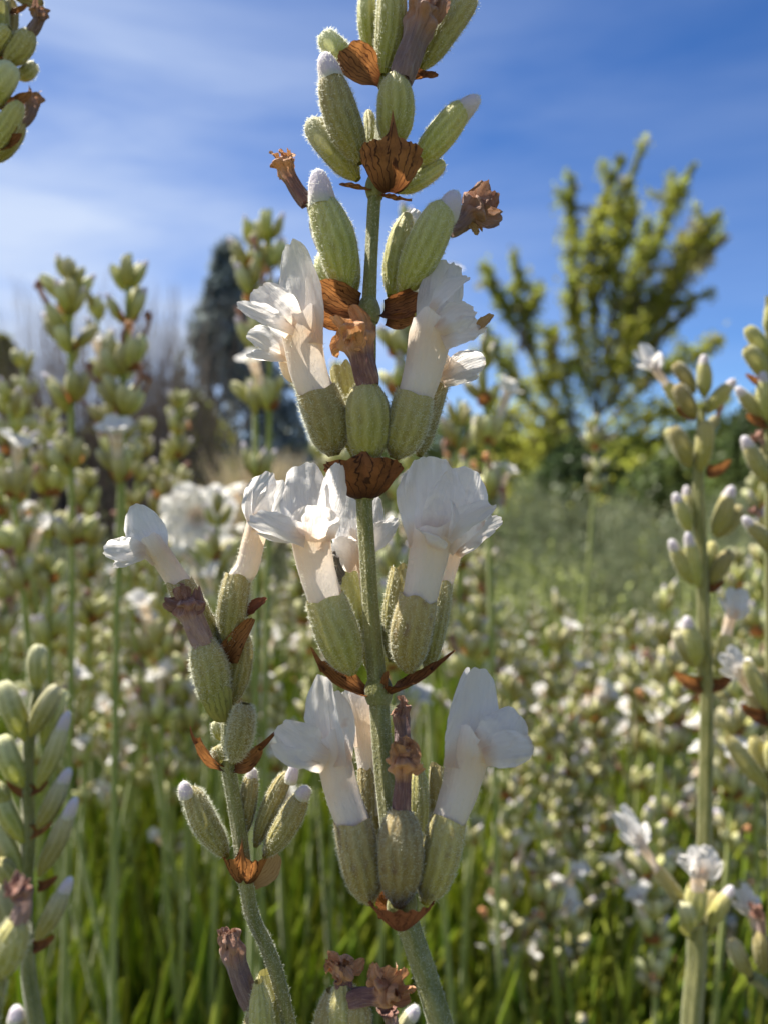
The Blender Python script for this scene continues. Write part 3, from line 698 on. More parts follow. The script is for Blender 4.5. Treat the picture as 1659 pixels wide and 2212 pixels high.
m.petal(c, (975, 1180, 1.6), (985, 1120, 1.8), (1010, 1060, 1.9), 80, (.0, .1, 1), cup=.2, b0=.6)
m.petal(c, (985, 1185, 1.3), (1010, 1175, .7), (1040, 1166, .5), 34, (.1, .6, .7), cup=.3)
c, *_ = m.calyx((762, 1455), (703, 1292), 103, -.7, -1.9, 'open', 'calyx', 2000)
m.tube(c, [(700, 1310, -1.7), (688, 1240, -1.9), (676, 1185, -2.1), (672, 1140, -2.2)], 80, 82, 600)
m.petal(c, (672, 1160, -2.0), (668, 1080, -1.2), (655, 1000, -1.6), 104, (-.15, -.1, 1), cup=.3, ruf=.12, b0=.75)
m.petal(c, (700, 1160, -1.9), (714, 1080, -1.3), (730, 1000, -2.4), 62, (.5, -.1, .85), cup=.35, ruf=.1, b0=.6)
m.petal(c, (662, 1150, -2.4), (610, 1150, -3.2), (540, 1118, -3.4), 66, (-.05, .75, .6), cup=.4, ruf=.2, b0=.7)
m.petal(c, (680, 1160, -2.5), (682, 1120, -3.3), (682, 1092, -4.1), 96, (0, .5, .85), cup=-.35, ruf=.14, b0=.8)
m.petal(c, (650, 1150, -2.2), (600, 1165, -2.8), (560, 1150, -2.6), 36, (0, .6, .7), cup=.4, ruf=.25)
c, *_ = m.calyx((884, 1452), (906, 1292), 103, -.8, -1.9, 'open', 'calyx_dry', 2000)
m.tube(c, [(905, 1315, -1.7), (918, 1240, -2.0), (930, 1180, -2.2), (938, 1135, -2.3)], 76, 88, 500, 1.05)
m.petal(c, (925, 1165, -2.1), (930, 1070, -1.7), (930, 985, -2.3), 136, (-.1, -.05, 1), cup=.10, ruf=.06, b0=.62, rnd=.3, nu=30, nv=25)
m.petal(c, (950, 1165, -2.15), (990, 1090, -1.9), (1012, 1012, -2.0), 130, (.15, -.05, 1), cup=.12, ruf=.06, b0=.62, rnd=.34, nu=30, nv=25)
m.petal(c, (962, 1150, -2.5), (1010, 1120, -3.0), (1068, 1090, -2.6), 54, (.0, .7, .6), cup=.5, ruf=.2, b0=.6)
m.petal(c, (968, 1150, -2.7), (980, 1110, -3.2), (972, 1078, -3.4), 24, (.7, .1, .6), cup=.5, ruf=.2)
m.petal(c, (920, 1160, -2.5), (925, 1160, -3.2), (930, 1150, -3.8), 74, (0, .6, .8), cup=-.3, b0=.8)
m.sheet((800, 1505, .2), (735, 1490, -.4), (690, 1432, -.6), 54, (-.35, .9, .45), 'bract', cup=.7, ruf=.2, b0=.6)
m.sheet((700, 1450, -.5), (690, 1430, -.6), (672, 1398, -.3), 15, (-.2, .6, .6), 'bract', cup=.7, ruf=.2, rnd=.9, name='bract_tip')
m.sheet((832, 1502, .1), (875, 1500, -.8), (945, 1432, -.8), 58, (.5, .8, .2), 'bract_dark', cup=.7, ruf=.16, b0=.75, rnd=.7)
m.sheet((930, 1447, -.8), (950, 1432, -.8), (982, 1405, -.8), 15, (.4, .8, .3), 'bract_dark', cup=.5, ruf=.15, rnd=.9, name='bract_tip')
m.sheet((838, 1495, -.4), (835, 1480, -.9), (838, 1450, -.9), 24, (-.6, .3, .7), 'bract', cup=.9, ruf=.3)

# --- third whorl (y 1060)
c, *_ = m.calyx((765, 985), (738, 800), 66, 1.6, 2.6, 'open', fuzz=500)
c, *_ = m.calyx((730, 975), (655, 800), 70, .7, 1.2, 'open', 'calyx', 1200, hl=1.3)
m.tube(c, [(652, 860, .6), (632, 800, .3), (618, 740, .0)], 56, 44)
m.petal(c, (622, 760, .2), (588, 728, -.2), (532, 722, -.4), 62, (-.2, .5, .8), cup=.2, ruf=.14, b0=.6)
m.petal(c, (618, 770, .0), (580, 775, -.6), (533, 766, -.9), 34, (-.1, .5, .8), cup=.4, ruf=.22, b0=.6)
c, *_ = m.calyx((905, 985), (945, 830), 66, .8, 1.6, 'open', 'calyx', 1200, hl=1.3)
m.tube(c, [(938, 860, 1.3), (955, 810, 1.2), (972, 770, 1.1)], 50, 48)
m.petal(c, (955, 812, 1.0), (1000, 790, .6), (1048, 775, .4), 66, (.1, .3, .9), cup=.18, ruf=.14, b0=.6)
m.petal(c, (958, 825, .8), (1000, 818, .3), (1032, 812, .2), 34, (.1, .5, .8), cup=.3, ruf=.14, b0=.6)
c, *_ = m.calyx((722, 985), (684, 842), 108, -.4, -1.6, 'open', 'calyx', 2300, hl=1.3)
m.tube(c, [(683, 865, -1.4), (667, 800, -1.7), (655, 735, -1.9), (645, 680, -2.1)], 88, 84, 500, 1.0)
m.petal(c, (662, 740, -1.9), (658, 620, -1.6), (628, 520, -2.1), 96, (-.3, .05, .95), cup=.22, ruf=.05, b0=.66, rnd=.45, nu=30, nv=25)
m.petal(c, (676, 730, -1.5), (676, 650, -1.3), (664, 560, -1.6), 46, (.8, .1, .6), cup=.3, b0=.8)
m.petal(c, (642, 700, -2.2), (600, 672, -3.0), (552, 622, -2.9), 84, (-.2, .35, .9), cup=.15, ruf=.1, b0=.75)
m.petal(c, (640, 708, -2.3), (590, 696, -3.2), (512, 655, -3.5), 42, (-.1, .5, .8), cup=.3, ruf=.16, b0=.7)
c, *_ = m.calyx((852, 990), (896, 855), 104, -.4, -1.5, 'open', 'calyx', 2300, hl=1.3)
m.tube(c, [(893, 875, -1.3), (912, 810, -1.6), (926, 745, -1.8), (938, 690, -2.0)], 80, 92, 500, 1.0)
m.petal(c, (925, 735, -1.6), (940, 640, -1.2), (955, 562, -1.0), 72, (-.1, .1, 1), cup=.2, ruf=.08, b0=.8)
m.petal(c, (952, 720, -1.6), (970, 640, -1.3), (985, 570, -1.2), 56, (.3, .1, .9), cup=.2, ruf=.12, b0=.8)
m.petal(c, (930, 665, -2.3), (955, 635, -3.0), (1010, 598, -3.2), 44, (-.2, .6, .75), cup=.25, ruf=.1, b0=.5)
m.petal(c, (945, 710, -2.4), (980, 680, -3.0), (1024, 668, -3.0), 66, (.1, .4, .85), cup=-.2, ruf=.16, b0=.7)
pp = m.petal(c, (955, 735, -2.3), (1000, 725, -2.8), (1050, 700, -2.8), 54, (.1, .4, .85), cup=.4, ruf=.22, b0=.7)
m.sheet((1028, 712, -2.9), (1042, 700, -3.0), (1064, 678, -2.9), 22, (.2, .5, .8), 'bract_tan', name='browned_petal_edge', cup=.6, ruf=.3)
c, *_ = m.calyx((792, 1005), (791, 822), 114, -1.0, -2.1, 'dry', 'calyx', 1800, amp=.07)
m.withered(c, [(797, 835, -2.1), (785, 790, -2.3), (775, 748, -2.5), (756, 700, -2.6)], 52, 66, 'wither_orange', 6)
m.bract((785, 1078), (0, .12, 1), 84, 84, 18, 100, 'bract_dark', dz=-.1, tip=34, tipw=.07, pw=.62, low=.72, squash=.75, nv=61)
m.bract((788, 1062), (.5, 0, -.8), 60, 60, 12, 70, 'bract', dz=.4, tip=14, pw=.8)

# --- fourth whorl (y 670)
c, *_ = m.calyx((740, 650), (700, 545), 70, .9, 1.2, 'dry', 'calyx_far_lit', 900)  # lit pod behind: paler calyx copy carries the sunlight
c, *_ = m.calyx((765, 640), (740, 470), 62, .7, 1.0, 'bud', 'calyx', 700)
m.petal(c, (765, 610, 1.4), (700, 560, 1.8), (672, 480, 2.0), 30, (0, .1, 1), cup=.3)
c, *_ = m.calyx((738, 520), (668, 440), 40, 1.6, 2.4, 'dry', 'calyx', 0)
m.withered(c, [(664, 440, 2.0), (640, 405, 2.0), (620, 372, 1.8), (606, 345, 1.8)], 32, 42, 'wither_orange', 6)
c, *_ = m.calyx((845, 640), (880, 465), 74, .5, .9, 'dry', 'calyx', 900)
m.petal(c, (870, 500, 1.6), (880, 475, 1.8), (905, 455, 2.0), 42, (0, .3, .9), cup=.3)
c, *_ = m.calyx((900, 560), (975, 495), 44, 1.6, 2.0, 'dry', 'calyx', 0)
m.withered(c, [(968, 495, 1.4), (995, 482, 1.2), (1014, 462, 1.0), (1040, 448, .9)], 44, 66, 'wither_purple', 6)
m.sheet((1010, 480, .8), (1022, 492, .8), (1030, 508, .8), 22, (.3, .2, .9), 'bract_tan', name='browned_petal_edge', ruf=.5, cup=.6)
c, *_ = m.calyx((748, 634), (692, 425), 94, -.9, -2.0, 'bud', 'calyx', 2000)
m.budtip(c, [(697, 448, -1.95), (691, 405, -2.15), (687, 364, -2.3)], 53)
c, *_ = m.calyx((868, 640), (962, 440), 92, -.7, -1.6, 'bud', 'calyx', 2000)
m.budtip(c, [(958, 468, -1.5), (972, 442, -1.7), (986, 412, -1.8)], 50)
m.sheet((778, 668, -.2), (735, 660, -1.2), (682, 618, -1.4), 74, (-.35, .15, .9), 'bract', cup=.5, ruf=.12, b0=.8, rnd=.2)
m.sheet((760, 688, .1), (730, 695, -.4), (690, 678, -.6), 46, (-.2, -.5, .9), 'bract', cup=.4, ruf=.15, b0=.8, rnd=.2)
m.sheet((828, 672, -.2), (862, 672, -1.0), (912, 640, -1.0), 56, (.3, .1, .9), 'bract_dark', cup=.6, ruf=.15, b0=.7, rnd=.2)
m.sheet((835, 690, -.1), (860, 697, -.6), (895, 682, -.8), 36, (.2, -.5, .9), 'bract', cup=.4, ruf=.18, b0=.7, rnd=.25)
m.sheet((905, 650, -1.0), (915, 628, -1.0), (918, 596, -.9), 24, (.6, .1, .8), 'bract_dark', cup=.6, ruf=.2)

# --- fifth whorl (y 405)
c, *_ = m.calyx((800, 345), (796, 240), 34, 1.4, 2.4, 'bud', 'calyx', 300)
c, *_ = m.calyx((858, 415), (958, 352), 52, .5, .8, 'bud', 'calyx', 900, hl=1.2)
c, *_ = m.calyx((774, 388), (668, 262), 74, .3, .2, 'bud', 'calyx_far_lit', 1500, hl=1.2)  # sun on this left pod is painted by the paler calyx copy
c, *_ = m.calyx((895, 358), (1005, 226), 74, -.3, -.8, 'bud', 'calyx', 1200)
m.budtip(c, [(992, 245, -.7), (1012, 228, -.8), (1036, 208, -.9)], 42)
c, *_ = m.calyx((780, 352), (712, 158), 90, -1.0, -2.0, 'bud', 'calyx', 1500, hl=1.2)
m.budtip(c, [(718, 178, -1.9), (709, 148, -2.0), (701, 112, -2.1)], 50)
c, *_ = m.calyx((846, 322), (855, 160), 90, -.9, -1.6, 'dry', 'calyx', 1000)
m.withered(c, [(868, 172, -1.5), (884, 120, -1.8), (905, 60, -2.1), (920, 12, -2.3)], 50, 62, 'wither_purple', 3)
m.bract((842, 420), (.12, .2, 1), 76, 92, 12, 84, 'bract', dz=-.7, tip=66, tipw=.09, pw=.55, low=.75, squash=.8, nv=61)
m.sheet((812, 412, -.3), (775, 412, -.6), (732, 398, -.5), 24, (0, .8, .5), 'bract', cup=.5, ruf=.3)
m.sheet((812, 416, -.2), (838, 436, -.4), (890, 430, -.4), 22, (0, .8, .5), 'bract', cup=.5, ruf=.3)

# --- top whorl (y 170)
c, *_ = m.calyx((805, 130), (795, -30), 50, .5, .2, 'bud', 'calyx_far_lit', 900)  # paler copy of the calyx colour for a pod in sun
c, *_ = m.calyx((870, 140), (905, -20), 46, .7, 1.2, 'bud', 'calyx', 500)
c, *_ = m.calyx((895, 40), (935, -60), 40, 1.0, 1.2, 'dry', 'calyx', 0)
m.withered(c, [(930, 40, .4), (942, 10, .2), (940, -30, 0), (940, -60, 0)], 36, 36, 'wither_grey', 2)
c, *_ = m.calyx((772, 165), (695, 72), 64, .3, -.8, 'bud', 'calyx_far_lit', 1400, hl=1.2)  # sunlit pod, its brightness put into the paler calyx colour
c, *_ = m.calyx((905, 152), (1022, -12), 76, 0, -.3, 'bud', 'calyx', 1400, hl=1.2)
c, *_ = m.calyx((830, 162), (850, -60), 74, -.8, -1.6, 'bud', 'calyx', 1400)
m.sheet((820, 172, -.4), (785, 150, -1.0), (742, 105, -1.3), 78, (-.3, .1, .95), 'bract', cup=.3, ruf=.12, b0=.5, rnd=.15)
m.sheet((850, 178, -.1), (890, 172, -.3), (945, 158, -.4), 26, (0, .6, .7), 'bract_dark', cup=.5, ruf=.35)

# ================================================================ the shorter stalk left of it
n_ = Stalk('lavender_stalk', zsec, P(632, 2300, 47.5), label='shorter lavender stalk with a bent stem, leaning left of the tall centre stalk', cat='lavender')
n_.stem([(650, 2330, 0), (625, 2215, 0), (600, 2110, 0), (575, 2040, 0), (545, 1975, 0), (530, 1890, 0), (515, 1780, .2), (500, 1690, .1), (492, 1640, 0), (490, 1560, 0), (488, 1450, .8)],
        [27, 27, 27, 27, 27, 28, 30, 28, 25, 20, 18], n=110, fuzz=5500)
n_.node(529, 1888, 42, 18); n_.node(491, 1645, 32, 14)
c, *_ = n_.calyx((520, 1815), (545, 1672), 50, .8, 1.0, 'bud', 'calyx', 900)
n_.budtip(c, [(541, 1690, 1.0), (545, 1672, 1.0), (548, 1657, 1.0)], 26)
c, *_ = n_.calyx((552, 1830), (622, 1668), 48, .6, .7, 'bud', 'calyx', 1100)
n_.budtip(c, [(626, 1690, .5), (632, 1668, .4), (637, 1648, .4)], 27)
c, *_ = n_.calyx((572, 1852), (656, 1715), 62, 0, -.6, 'bud', 'calyx', 1500)
n_.budtip(c, [(650, 1722, -.8), (659, 1708, -.9), (664, 1697, -.9)], 30)
c, *_ = n_.calyx((492, 1852), (412, 1702), 66, 0, -.8, 'bud', 'calyx', 1700, hl=1.3)
n_.budtip(c, [(404, 1722, -1.1), (400, 1704, -1.2), (398, 1686, -1.2)], 30)
n_.bract((532, 1906), (-.1, .1, 1), 82, 66, 12, 58, 'bract', dz=0, tip=44, tipw=.08, pw=.6, low=.85, squash=.8, nv=61)
n_.sheet((545, 1903, .2), (585, 1880, .3), (592, 1838, .3), 56, (.3, 0, .9), 'bract_tan', cup=.3, b0=.7)
c, *_ = n_.calyx((505, 1648), (532, 1520), 66, -.8, -1.5, 'bud', 'calyx', 2600, hl=1.4)
c, *_ = n_.calyx((482, 1650), (466, 1612), 32, -.1, -.2, 'bud', 'calyx', 500)
c, *_ = n_.calyx((478, 1600), (464, 1558), 26, 1.2, 1.4, 'bud', 'calyx_far_lit', 200)
n_.sheet((488, 1655, 0), (452, 1648, -.8), (428, 1592, -.9), 34, (-.7, .4, .6), 'bract', cup=.7, ruf=.25, b0=.6, rnd=.3)
n_.sheet((428, 1605, -.9), (415, 1590, -.9), (412, 1568, -.8), 12, (-.6, .4, .6), 'bract_dark', name='bract_tip', cup=.5, rnd=.9)
n_.sheet((505, 1655, 0), (540, 1650, -.5), (566, 1610, -.7), 42, (.3, .2, .9), 'bract', cup=.5, ruf=.3, b0=.6, rnd=.4)
n_.sheet((558, 1618, -.7), (575, 1605, -.7), (600, 1576, -.6), 15, (.5, .5, .6), 'bract_dark', name='bract_tip', cup=.5, ruf=.3, rnd=.9)
# its top cluster
c, *_ = n_.calyx((500, 1522), (527, 1362), 62, .5, .9, 'dry', 'calyx', 1200)
c, *_ = n_.calyx((482, 1430), (392, 1262), 76, .6, 0, 'open', 'calyx', 1500)
n_.tube(c, [(404, 1290, .1), (382, 1250, -.1), (352, 1205, -.4), (322, 1160, -.7)], 52, 48, 900, 1.0)
n_.petal(c, (350, 1205, -.4), (318, 1150, -.3), (292, 1092, -.6), 84, (.15, .15, 1), cup=.22, ruf=.1, b0=.5, rnd=.3, nu=28, nv=21)
n_.petal(c, (318, 1178, -.8), (275, 1190, -1.2), (224, 1186, -1.4), 52, (0, .3, .9), cup=.3, ruf=.16, b0=.6)
n_.petal(c, (318, 1190, -.9), (285, 1210, -1.3), (245, 1222, -1.5), 34, (0, .5, .8), cup=.4, ruf=.2, b0=.6)
c, *_ = n_.calyx((494, 1405), (516, 1246), 76, -.1, .3, 'open', 'calyx', 1600)
n_.tube(c, [(517, 1280, .2), (535, 1225, .3), (548, 1170, .4), (563, 1120, .4)], 54, 50, 1300, 1.1)
n_.petal(c, (560, 1140, .4), (556, 1080, .5), (585, 1020, .6), 74, (-.3, .1, .95), cup=.25, ruf=.12, b0=.6)
n_.petal(c, (568, 1130, .6), (590, 1080, .8), (612, 1040, .9), 60, (.3, .1, .95), cup=.2, ruf=.16, b0=.6)
n_.petal(c, (550, 1140, .2), (540, 1100, .1), (545, 1060, .1), 34, (-.8, .1, .6), cup=.3, b0=.7)
n_.sheet((488, 1425, -.2), (505, 1385, -.8), (548, 1335, -.6), 54, (.2, .1, .95), 'bract', cup=.4, ruf=.06, b0=.6, rnd=.8)
n_.sheet((530, 1330, .5), (548, 1310, .5), (577, 1292, .4), 26, (0, .4, .9), 'bract_red', cup=.5, ruf=.4)
c, *_ = n_.calyx((474, 1535), (440, 1378), 84, -.9, -1.5, 'dry', 'calyx', 2600, hl=1.4)
n_.withered(c, [(442, 1392, -1.5), (422, 1350, -1.7), (412, 1322, -1.8), (402, 1292, -1.9)], 44, 50, 'wither_pink', 5)
n_.bract((484, 1558), (-.25, .1, 1), 95, 92, 8, 46, 'bract_green', dz=-.5, up=(-.24, 1, .1), tip=10, tipw=.3, pw=.5, low=.62, squash=.95)

# ================================================================ other near stalks, placed one by one
def quick(name, label, zf, base, stem, pods, bracts=(), wid=20, matc='calyx', fz=500, group=None, matstem='stem'):
    s = Stalk(name, zf, base, label=label, cat='lavender', group=group)
    s.stem(stem, wid if isinstance(wid, list) else [wid, wid * .8], matstem, 50, 1200)
    for q in pods:
        k, b, t_, wd, dz = q[:5]
        mt = q[5] if len(q) > 5 else matc
        c, *_ = s.calyx(b, t_, wd, dz, dz * 1.8, {'b': 'bud', 't': 'bud', 'o': 'open', 'w': 'dry', 'f': 'open'}[k], mt, fz)
        d = np.array(t_, float) - np.array(b, float); L = np.linalg.norm(d); d /= L; e = np.array(t_, float); pr_ = np.array([d[1], -d[0]])
        g = lambda a, o_=0: (*(e + d * L * a + pr_ * o_ * wd), dz * (1.8 + a * .8))
        if k == 't': s.budtip(c, [g(-.10), g(.07), g(.22)], wd * .55)
        if k == 'w': s.withered(c, [g(-.06), g(.2), g(.38, .1), g(.52, .3)], wd * .42, wd * .55, q[6] if len(q) > 6 else 'wither_pink', 3)
        if k == 'f':
            s.tube(c, [g(-.15), g(.2), g(.6)], wd * .55, wd * .6, 200)
            for a, o_, w2, n3 in ((1.25, -.35, 1.0, (-.3, .2, .9)), (1.2, .45, 1.0, (.3, .2, .9)), (.85, .95, .8, (0, .8, .6)), (.8, -.95, .8, (0, .8, .6)), (.72, .1, .8, (0, .7, .7))):
                s.petal(c, g(.5), g(.9 if a > 1 else .62, o_ * .5), (*g(a, o_)[:2], g(a, o_)[2] - (0 if a > 1 else 1.0)), wd * w2, n3, cup=.25, ruf=.16)
    for (x, y, fx, mt) in bracts:
        s.sheet((x, y, 0), (x + fx * .5, y + 2, -.6), (x + fx, y - abs(fx) * .5, -.8), abs(fx) * .62, (np.sign(fx) * .3, .2, .9), mt, cup=.5, ruf=.18, b0=.5, rnd=.8)
    return s
zl = lambda y: np.interp(y, [1300, 2212], [88, 80])
quick('lavender_stalk', 'upright stalk of tight white tipped buds cut by the left edge', zl, P(95, 2300, 80), matc='calyx_far_lit', stem=  # paler calyx copy: sunlight from the left is put into the colour
      [(112, 2330, 0), (80, 2212, 0), (62, 2100, 0), (56, 1950, 0), (62, 1800, 0), (60, 1650, 0), (72, 1540, 0), (80, 1490, 0)],
      pods=[('b', (84, 1490), (85, 1392), 47, .3), ('b', (92, 1608), (142, 1490), 46, .5), ('b', (66, 1590), (128, 1480), 50, -.5), ('b', (56, 1600), (8, 1472), 56, -.4),
       ('t', (82, 1702), (138, 1565), 44, -.6), ('b', (52, 1700), (5, 1588), 58, -.5), ('t', (82, 1790), (140, 1682), 46, -.4),
       ('b', (52, 1820), (-12, 1690), 50, -.6), ('t', (84, 1892), (152, 1752), 46, -.7), ('b', (48, 1910), (-14, 1772), 60, -.4), ('w', (28, 1905), (-12, 1860), 54, -1.5, 'calyx', 'wither_purple'),
       ('t', (80, 2030), (142, 1918), 46, -.7), ('b', (50, 2050), (-6, 1900), 70, -.3), ('b', (20, 1740), (-30, 1690), 50, -1)],
      bracts=[(62, 1706, -46, 'bract'), (62, 1912, -50, 'bract'), (66, 1795, 48, 'bract'), (84, 1912, 40, 'bract_dark'), (72, 2042, 46, 'bract_dark'), (66, 1706, 38, 'bract_dark')], wid=[34, 30, 28, 26, 22, 16])
zr = lambda y: 104 + 0 * y
quick('lavender_stalk', 'upright stalk of plump buds on the right with one white trumpet flower low down', zr, P(1500, 2300, 104),
      [(1490, 2330, 0), (1500, 2100, 0), (1518, 1900, 0), (1524, 1700, 0), (1526, 1500, 0), (1520, 1350, 0), (1515, 1200, 0), (1508, 1080, 0), (1510, 960, 0), (1518, 880, 0)],
      [('t', (1520, 858), (1519, 782), 36, .2), ('t', (1528, 892), (1576, 832), 38, -.4), ('b', (1500, 850), (1456, 784), 38, .2), ('f', (1492, 900), (1440, 832), 30, 1.0),
       ('b', (1502, 905), (1460, 830), 40, -.5), ('w', (1530, 930), (1548, 900), 24, .2), ('b', (1490, 1010), (1452, 922), 44, -.4), ('b', (1512, 1018), (1524, 908), 44, -.6),
       ('b', (1478, 1000), (1440, 925), 36, .6), ('t', (1490, 1150), (1462, 1080), 38, -.3), ('t', (1488, 1140), (1482, 1065), 32, .5), ('t', (1540, 1155), (1574, 1068), 46, -.4), ('b', (1546, 1160), (1600, 1095), 42, .4),
       ('t', (1494, 1262), (1455, 1182), 38, -.2), ('t', (1508, 1268), (1488, 1170), 38, -.8), ('b', (1536, 1262), (1578, 1190), 40, -.3), ('b', (1530, 1250), (1540, 1170), 34, .6),
       ('b', (1500, 1440), (1462, 1360), 54, .4, 'calyx_far_lit'), ('t', (1504, 1440), (1485, 1350), 44, -.2), ('f', (1548, 1455), (1568, 1372), 38, -.3)],
      [(1528, 1270, 36, 'bract_dark'), (1524, 1020, 52, 'bract'), (1516, 1480, -60, 'bract'), (1532, 1480, 50, 'bract_dark'), (1500, 900, -40, 'bract')], [32, 30, 30, 28, 26, 24, 24, 22, 18, 14])
zr2 = lambda y: 96 + 0 * y
quick('lavender_stalk', 'stalk of buds and rusty bracts half outside the right edge, beside the trumpet flower', zr2, P(1700, 2300, 96),
      [(1690, 2330, 0), (1680, 2000, 0), (1672, 1700, 0), (1668, 1500, 0), (1664, 1200, 0), (1664, 900, 0), (1662, 640, 0)],
      [('b', (1660, 780), (1612, 706), 38, 0), ('b', (1658, 820), (1610, 750), 42, -.5), ('b', (1655, 720), (1668, 640), 36, .2), ('t', (1650, 905), (1600, 848), 36, 0), ('t', (1658, 910), (1648, 820), 38, -.6),
       ('t', (1664, 1045), (1614, 960), 42, -.2), ('w', (1668, 1010), (1650, 960), 36, .5), ('t', (1668, 1195), (1616, 1130), 38, -.3), ('t', (1670, 1190), (1655, 1110), 34, .4), ('w', (1664, 1150), (1642, 1115), 30, .6),
       ('b', (1672, 1545), (1612, 1430), 40, -.2), ('b', (1668, 1550), (1640, 1442), 40, .3), ('b', (1665, 1710), (1570, 1592), 42, -.4), ('b', (1660, 1720), (1628, 1590), 42, .2), ('f', (1668, 1580), (1622, 1500), 36, .8),
       ('b', (1690, 1700), (1665, 1600), 46, -.8)],
      [(1655, 830, -44, 'bract'), (1655, 915, -44, 'bract'), (1658, 1550, -58, 'bract_dark')], [30, 28, 26, 24, 22, 18])
# the dark cluster leaning in over the top left corner
zt = lambda y: 62 + 0 * y
quick('lavender_stalk', 'shaded bud cluster hanging into the top left corner against the sky', zt, P(-150, 420, 62),
      [(-160, 520, 0), (-60, 330, 0), (-20, 240, 0), (-5, 100, 0), (0, -60, 0)],
      [('b', (20, -30), (92, 8), 40, 0), ('b', (0, 150), (26, 0), 50, .4), ('b', (-2, 95), (-6, -10), 60, -.6), ('w', (14, 138), (70, 66), 56, -.6, 'calyx', 'wither_purple'), ('b', (38, 170), (78, 138), 36, .6, 'calyx_far_lit'),
       ('b', (-40, 240), (32, 140), 66, -.8, 'calyx_far_lit'), ('b', (-40, 350), (46, 222), 54, -.4), ('w', (-20, 350), (50, 262), 60, .5, 'calyx', 'wither_purple'), ('b', (-30, 120), (22, 60), 40, -1)],
      [(0, 120, 54, 'bract_dark'), (5, 230, 62, 'bract'), (-20, 300, 58, 'bract_dark'), (-10, 318, 60, 'bract_dark'), (20, 30, 40, 'bract')], 26)
# withered heads rising from below the frame
zb = lambda y: 46 + 0 * y
s = Stalk('lavender_stalk', zb, P(780, 2420, 46), label='orange brown withered head poking up at the bottom edge below the centre stalk', cat='lavender')
s.stem([(790, 2420, 0), (785, 2330, 0), (778, 2290, 0)], [40, 36], n=12, fuzz=0)
c, *_ = s.calyx((745, 2330), (742, 2120), 92, -.4, -.6, 'dry', 'calyx', 1500)
s.withered(c, [(744, 2132, -.5), (742, 2112, -.5), (742, 2098, -.6), (744, 2082, -.7)], 40, 48, 'wither_orange', 6)
c, *_ = s.calyx((700, 2330), (718, 2140), 80, .4, .2, 'dry', 'calyx', 900)
c, *_ = s.calyx((762, 2330), (776, 2150), 74, -1, -1.2, 'dry', 'calyx_dry', 900)
s.withered(c, [(756, 2160, -1.2), (790, 2152, -1.4), (820, 2150, -1.5), (846, 2130, -1.6)], 38, 60, 'wither_orange', 7)
c, *_ = s.calyx((860, 2340), (850, 2230), 40, .4, .4, 'dry', 'calyx', 200)
s.withered(c, [(850, 2235, .4), (846, 2212, .3), (842, 2190, .2), (840, 2180, .2)], 26, 34, 'wither_pink', 3)
s = Stalk('lavender_stalk', zb, P(560, 2420, 48), label='head with one mauve withered corolla at the bottom edge beside the bent stem', cat='lavender')
s.stem([(570, 2420, 0), (568, 2330, 0), (566, 2290, 0)], [36, 32], n=12, fuzz=0)
c, *_ = s.calyx((566, 2340), (560, 2120), 64, .8, .5, 'dry', 'calyx', 1200)
c, *_ = s.calyx((590, 2340), (572, 2100), 74, 2.2, 2.2, 'dry', 'calyx', 1000)
s.withered(c, [(545, 2170, 1.5), (520, 2110, 1.3), (506, 2060, 1.1), (500, 2012, 1.0)], 42, 40, 'wither_purple', 5)
c, *_ = s.calyx((540, 2340), (545, 2180), 50, 1.0, .8, 'dry', 'calyx', 500)
s = Stalk('lavender_stalk', zl, P(30, 2420, 80), label='single white tipped bud poking up in the bottom left corner', cat='lavender')
s.stem([(20, 2420, 0), (26, 2330, 0), (36, 2260, 0)], [20, 16], n=10, fuzz=0)
c, *_ = s.calyx((34, 2290), (38, 2195), 50, 0, 0, 'bud', 'calyx_far_lit', 300)
s.budtip(c, [(36, 2205, 0), (36, 2188, 0), (34, 2170, 0)], 34)
s = Stalk('lavender_stalk', lambda y: 62 + 0 * y, P(900, 2420, 62), label='yellow green bud with white tip at the bottom edge beside withered heads', cat='lavender')
s.stem([(850, 2420, 0), (860, 2330, 0), (870, 2260, 0)], [24, 18], n=10, fuzz=0)
c, *_ = s.calyx((856, 2270), (890, 2185), 44, 0, 0, 'bud', 'calyx_far_lit', 300)
s.budtip(c, [(886, 2196, 0), (894, 2184, 0), (900, 2172, 0)], 28)
zc = lambda y: 100 + 0 * y
quick('lavender_stalk', 'thick short stalk with a crumpled white flower over yellow green calyxes, lower right', zc, P(1490, 2400, 100),
      [(1488, 2420, 0), (1494, 2200, 0), (1504, 2080, 0), (1506, 1990, 0)],
      [('f', (1500, 1995), (1506, 1920), 52, -.6), ('t', (1530, 2005), (1572, 1930), 40, -.2), ('f', (1490, 1990), (1420, 1880), 34, .6), ('b', (1488, 2010), (1478, 1945), 44, -.6, 'calyx_far_lit'), ('b', (1520, 1990), (1545, 1925), 34, .6)],
      [(1506, 2020, -40, 'bract_green'), (1510, 2020, 30, 'bract_green')], [44, 40, 38])
quick('lavender_stalk', 'yellow green bud on a curved side stem at the lower right edge', zc, P(1700, 2400, 100),
      [(1720, 2300, 0), (1690, 2180, 0), (1650, 2130, 0), (1620, 2110, 0)],
      [('b', (1622, 2110), (1580, 2030), 40, 0, 'calyx_far_lit'), ('w', (1650, 2100), (1645, 2010), 44, -.5, 'calyx'), ('f', (1660, 2080), (1632, 2005), 30, .5)], [], [28, 26, 24])
zh = lambda y: 60 + 0 * y
quick('lavender_stalk', 'blurred bud closest to the lens at the left edge, low', lambda y: 34 + 0 * y, P(-60, 2300, 34),
      [(-60, 2330, 0), (-20, 2200, 0), (0, 2110, 0)], [('w', (2, 2110), (42, 1985), 84, 0, 'calyx', 'wither_pink')], [], 40)
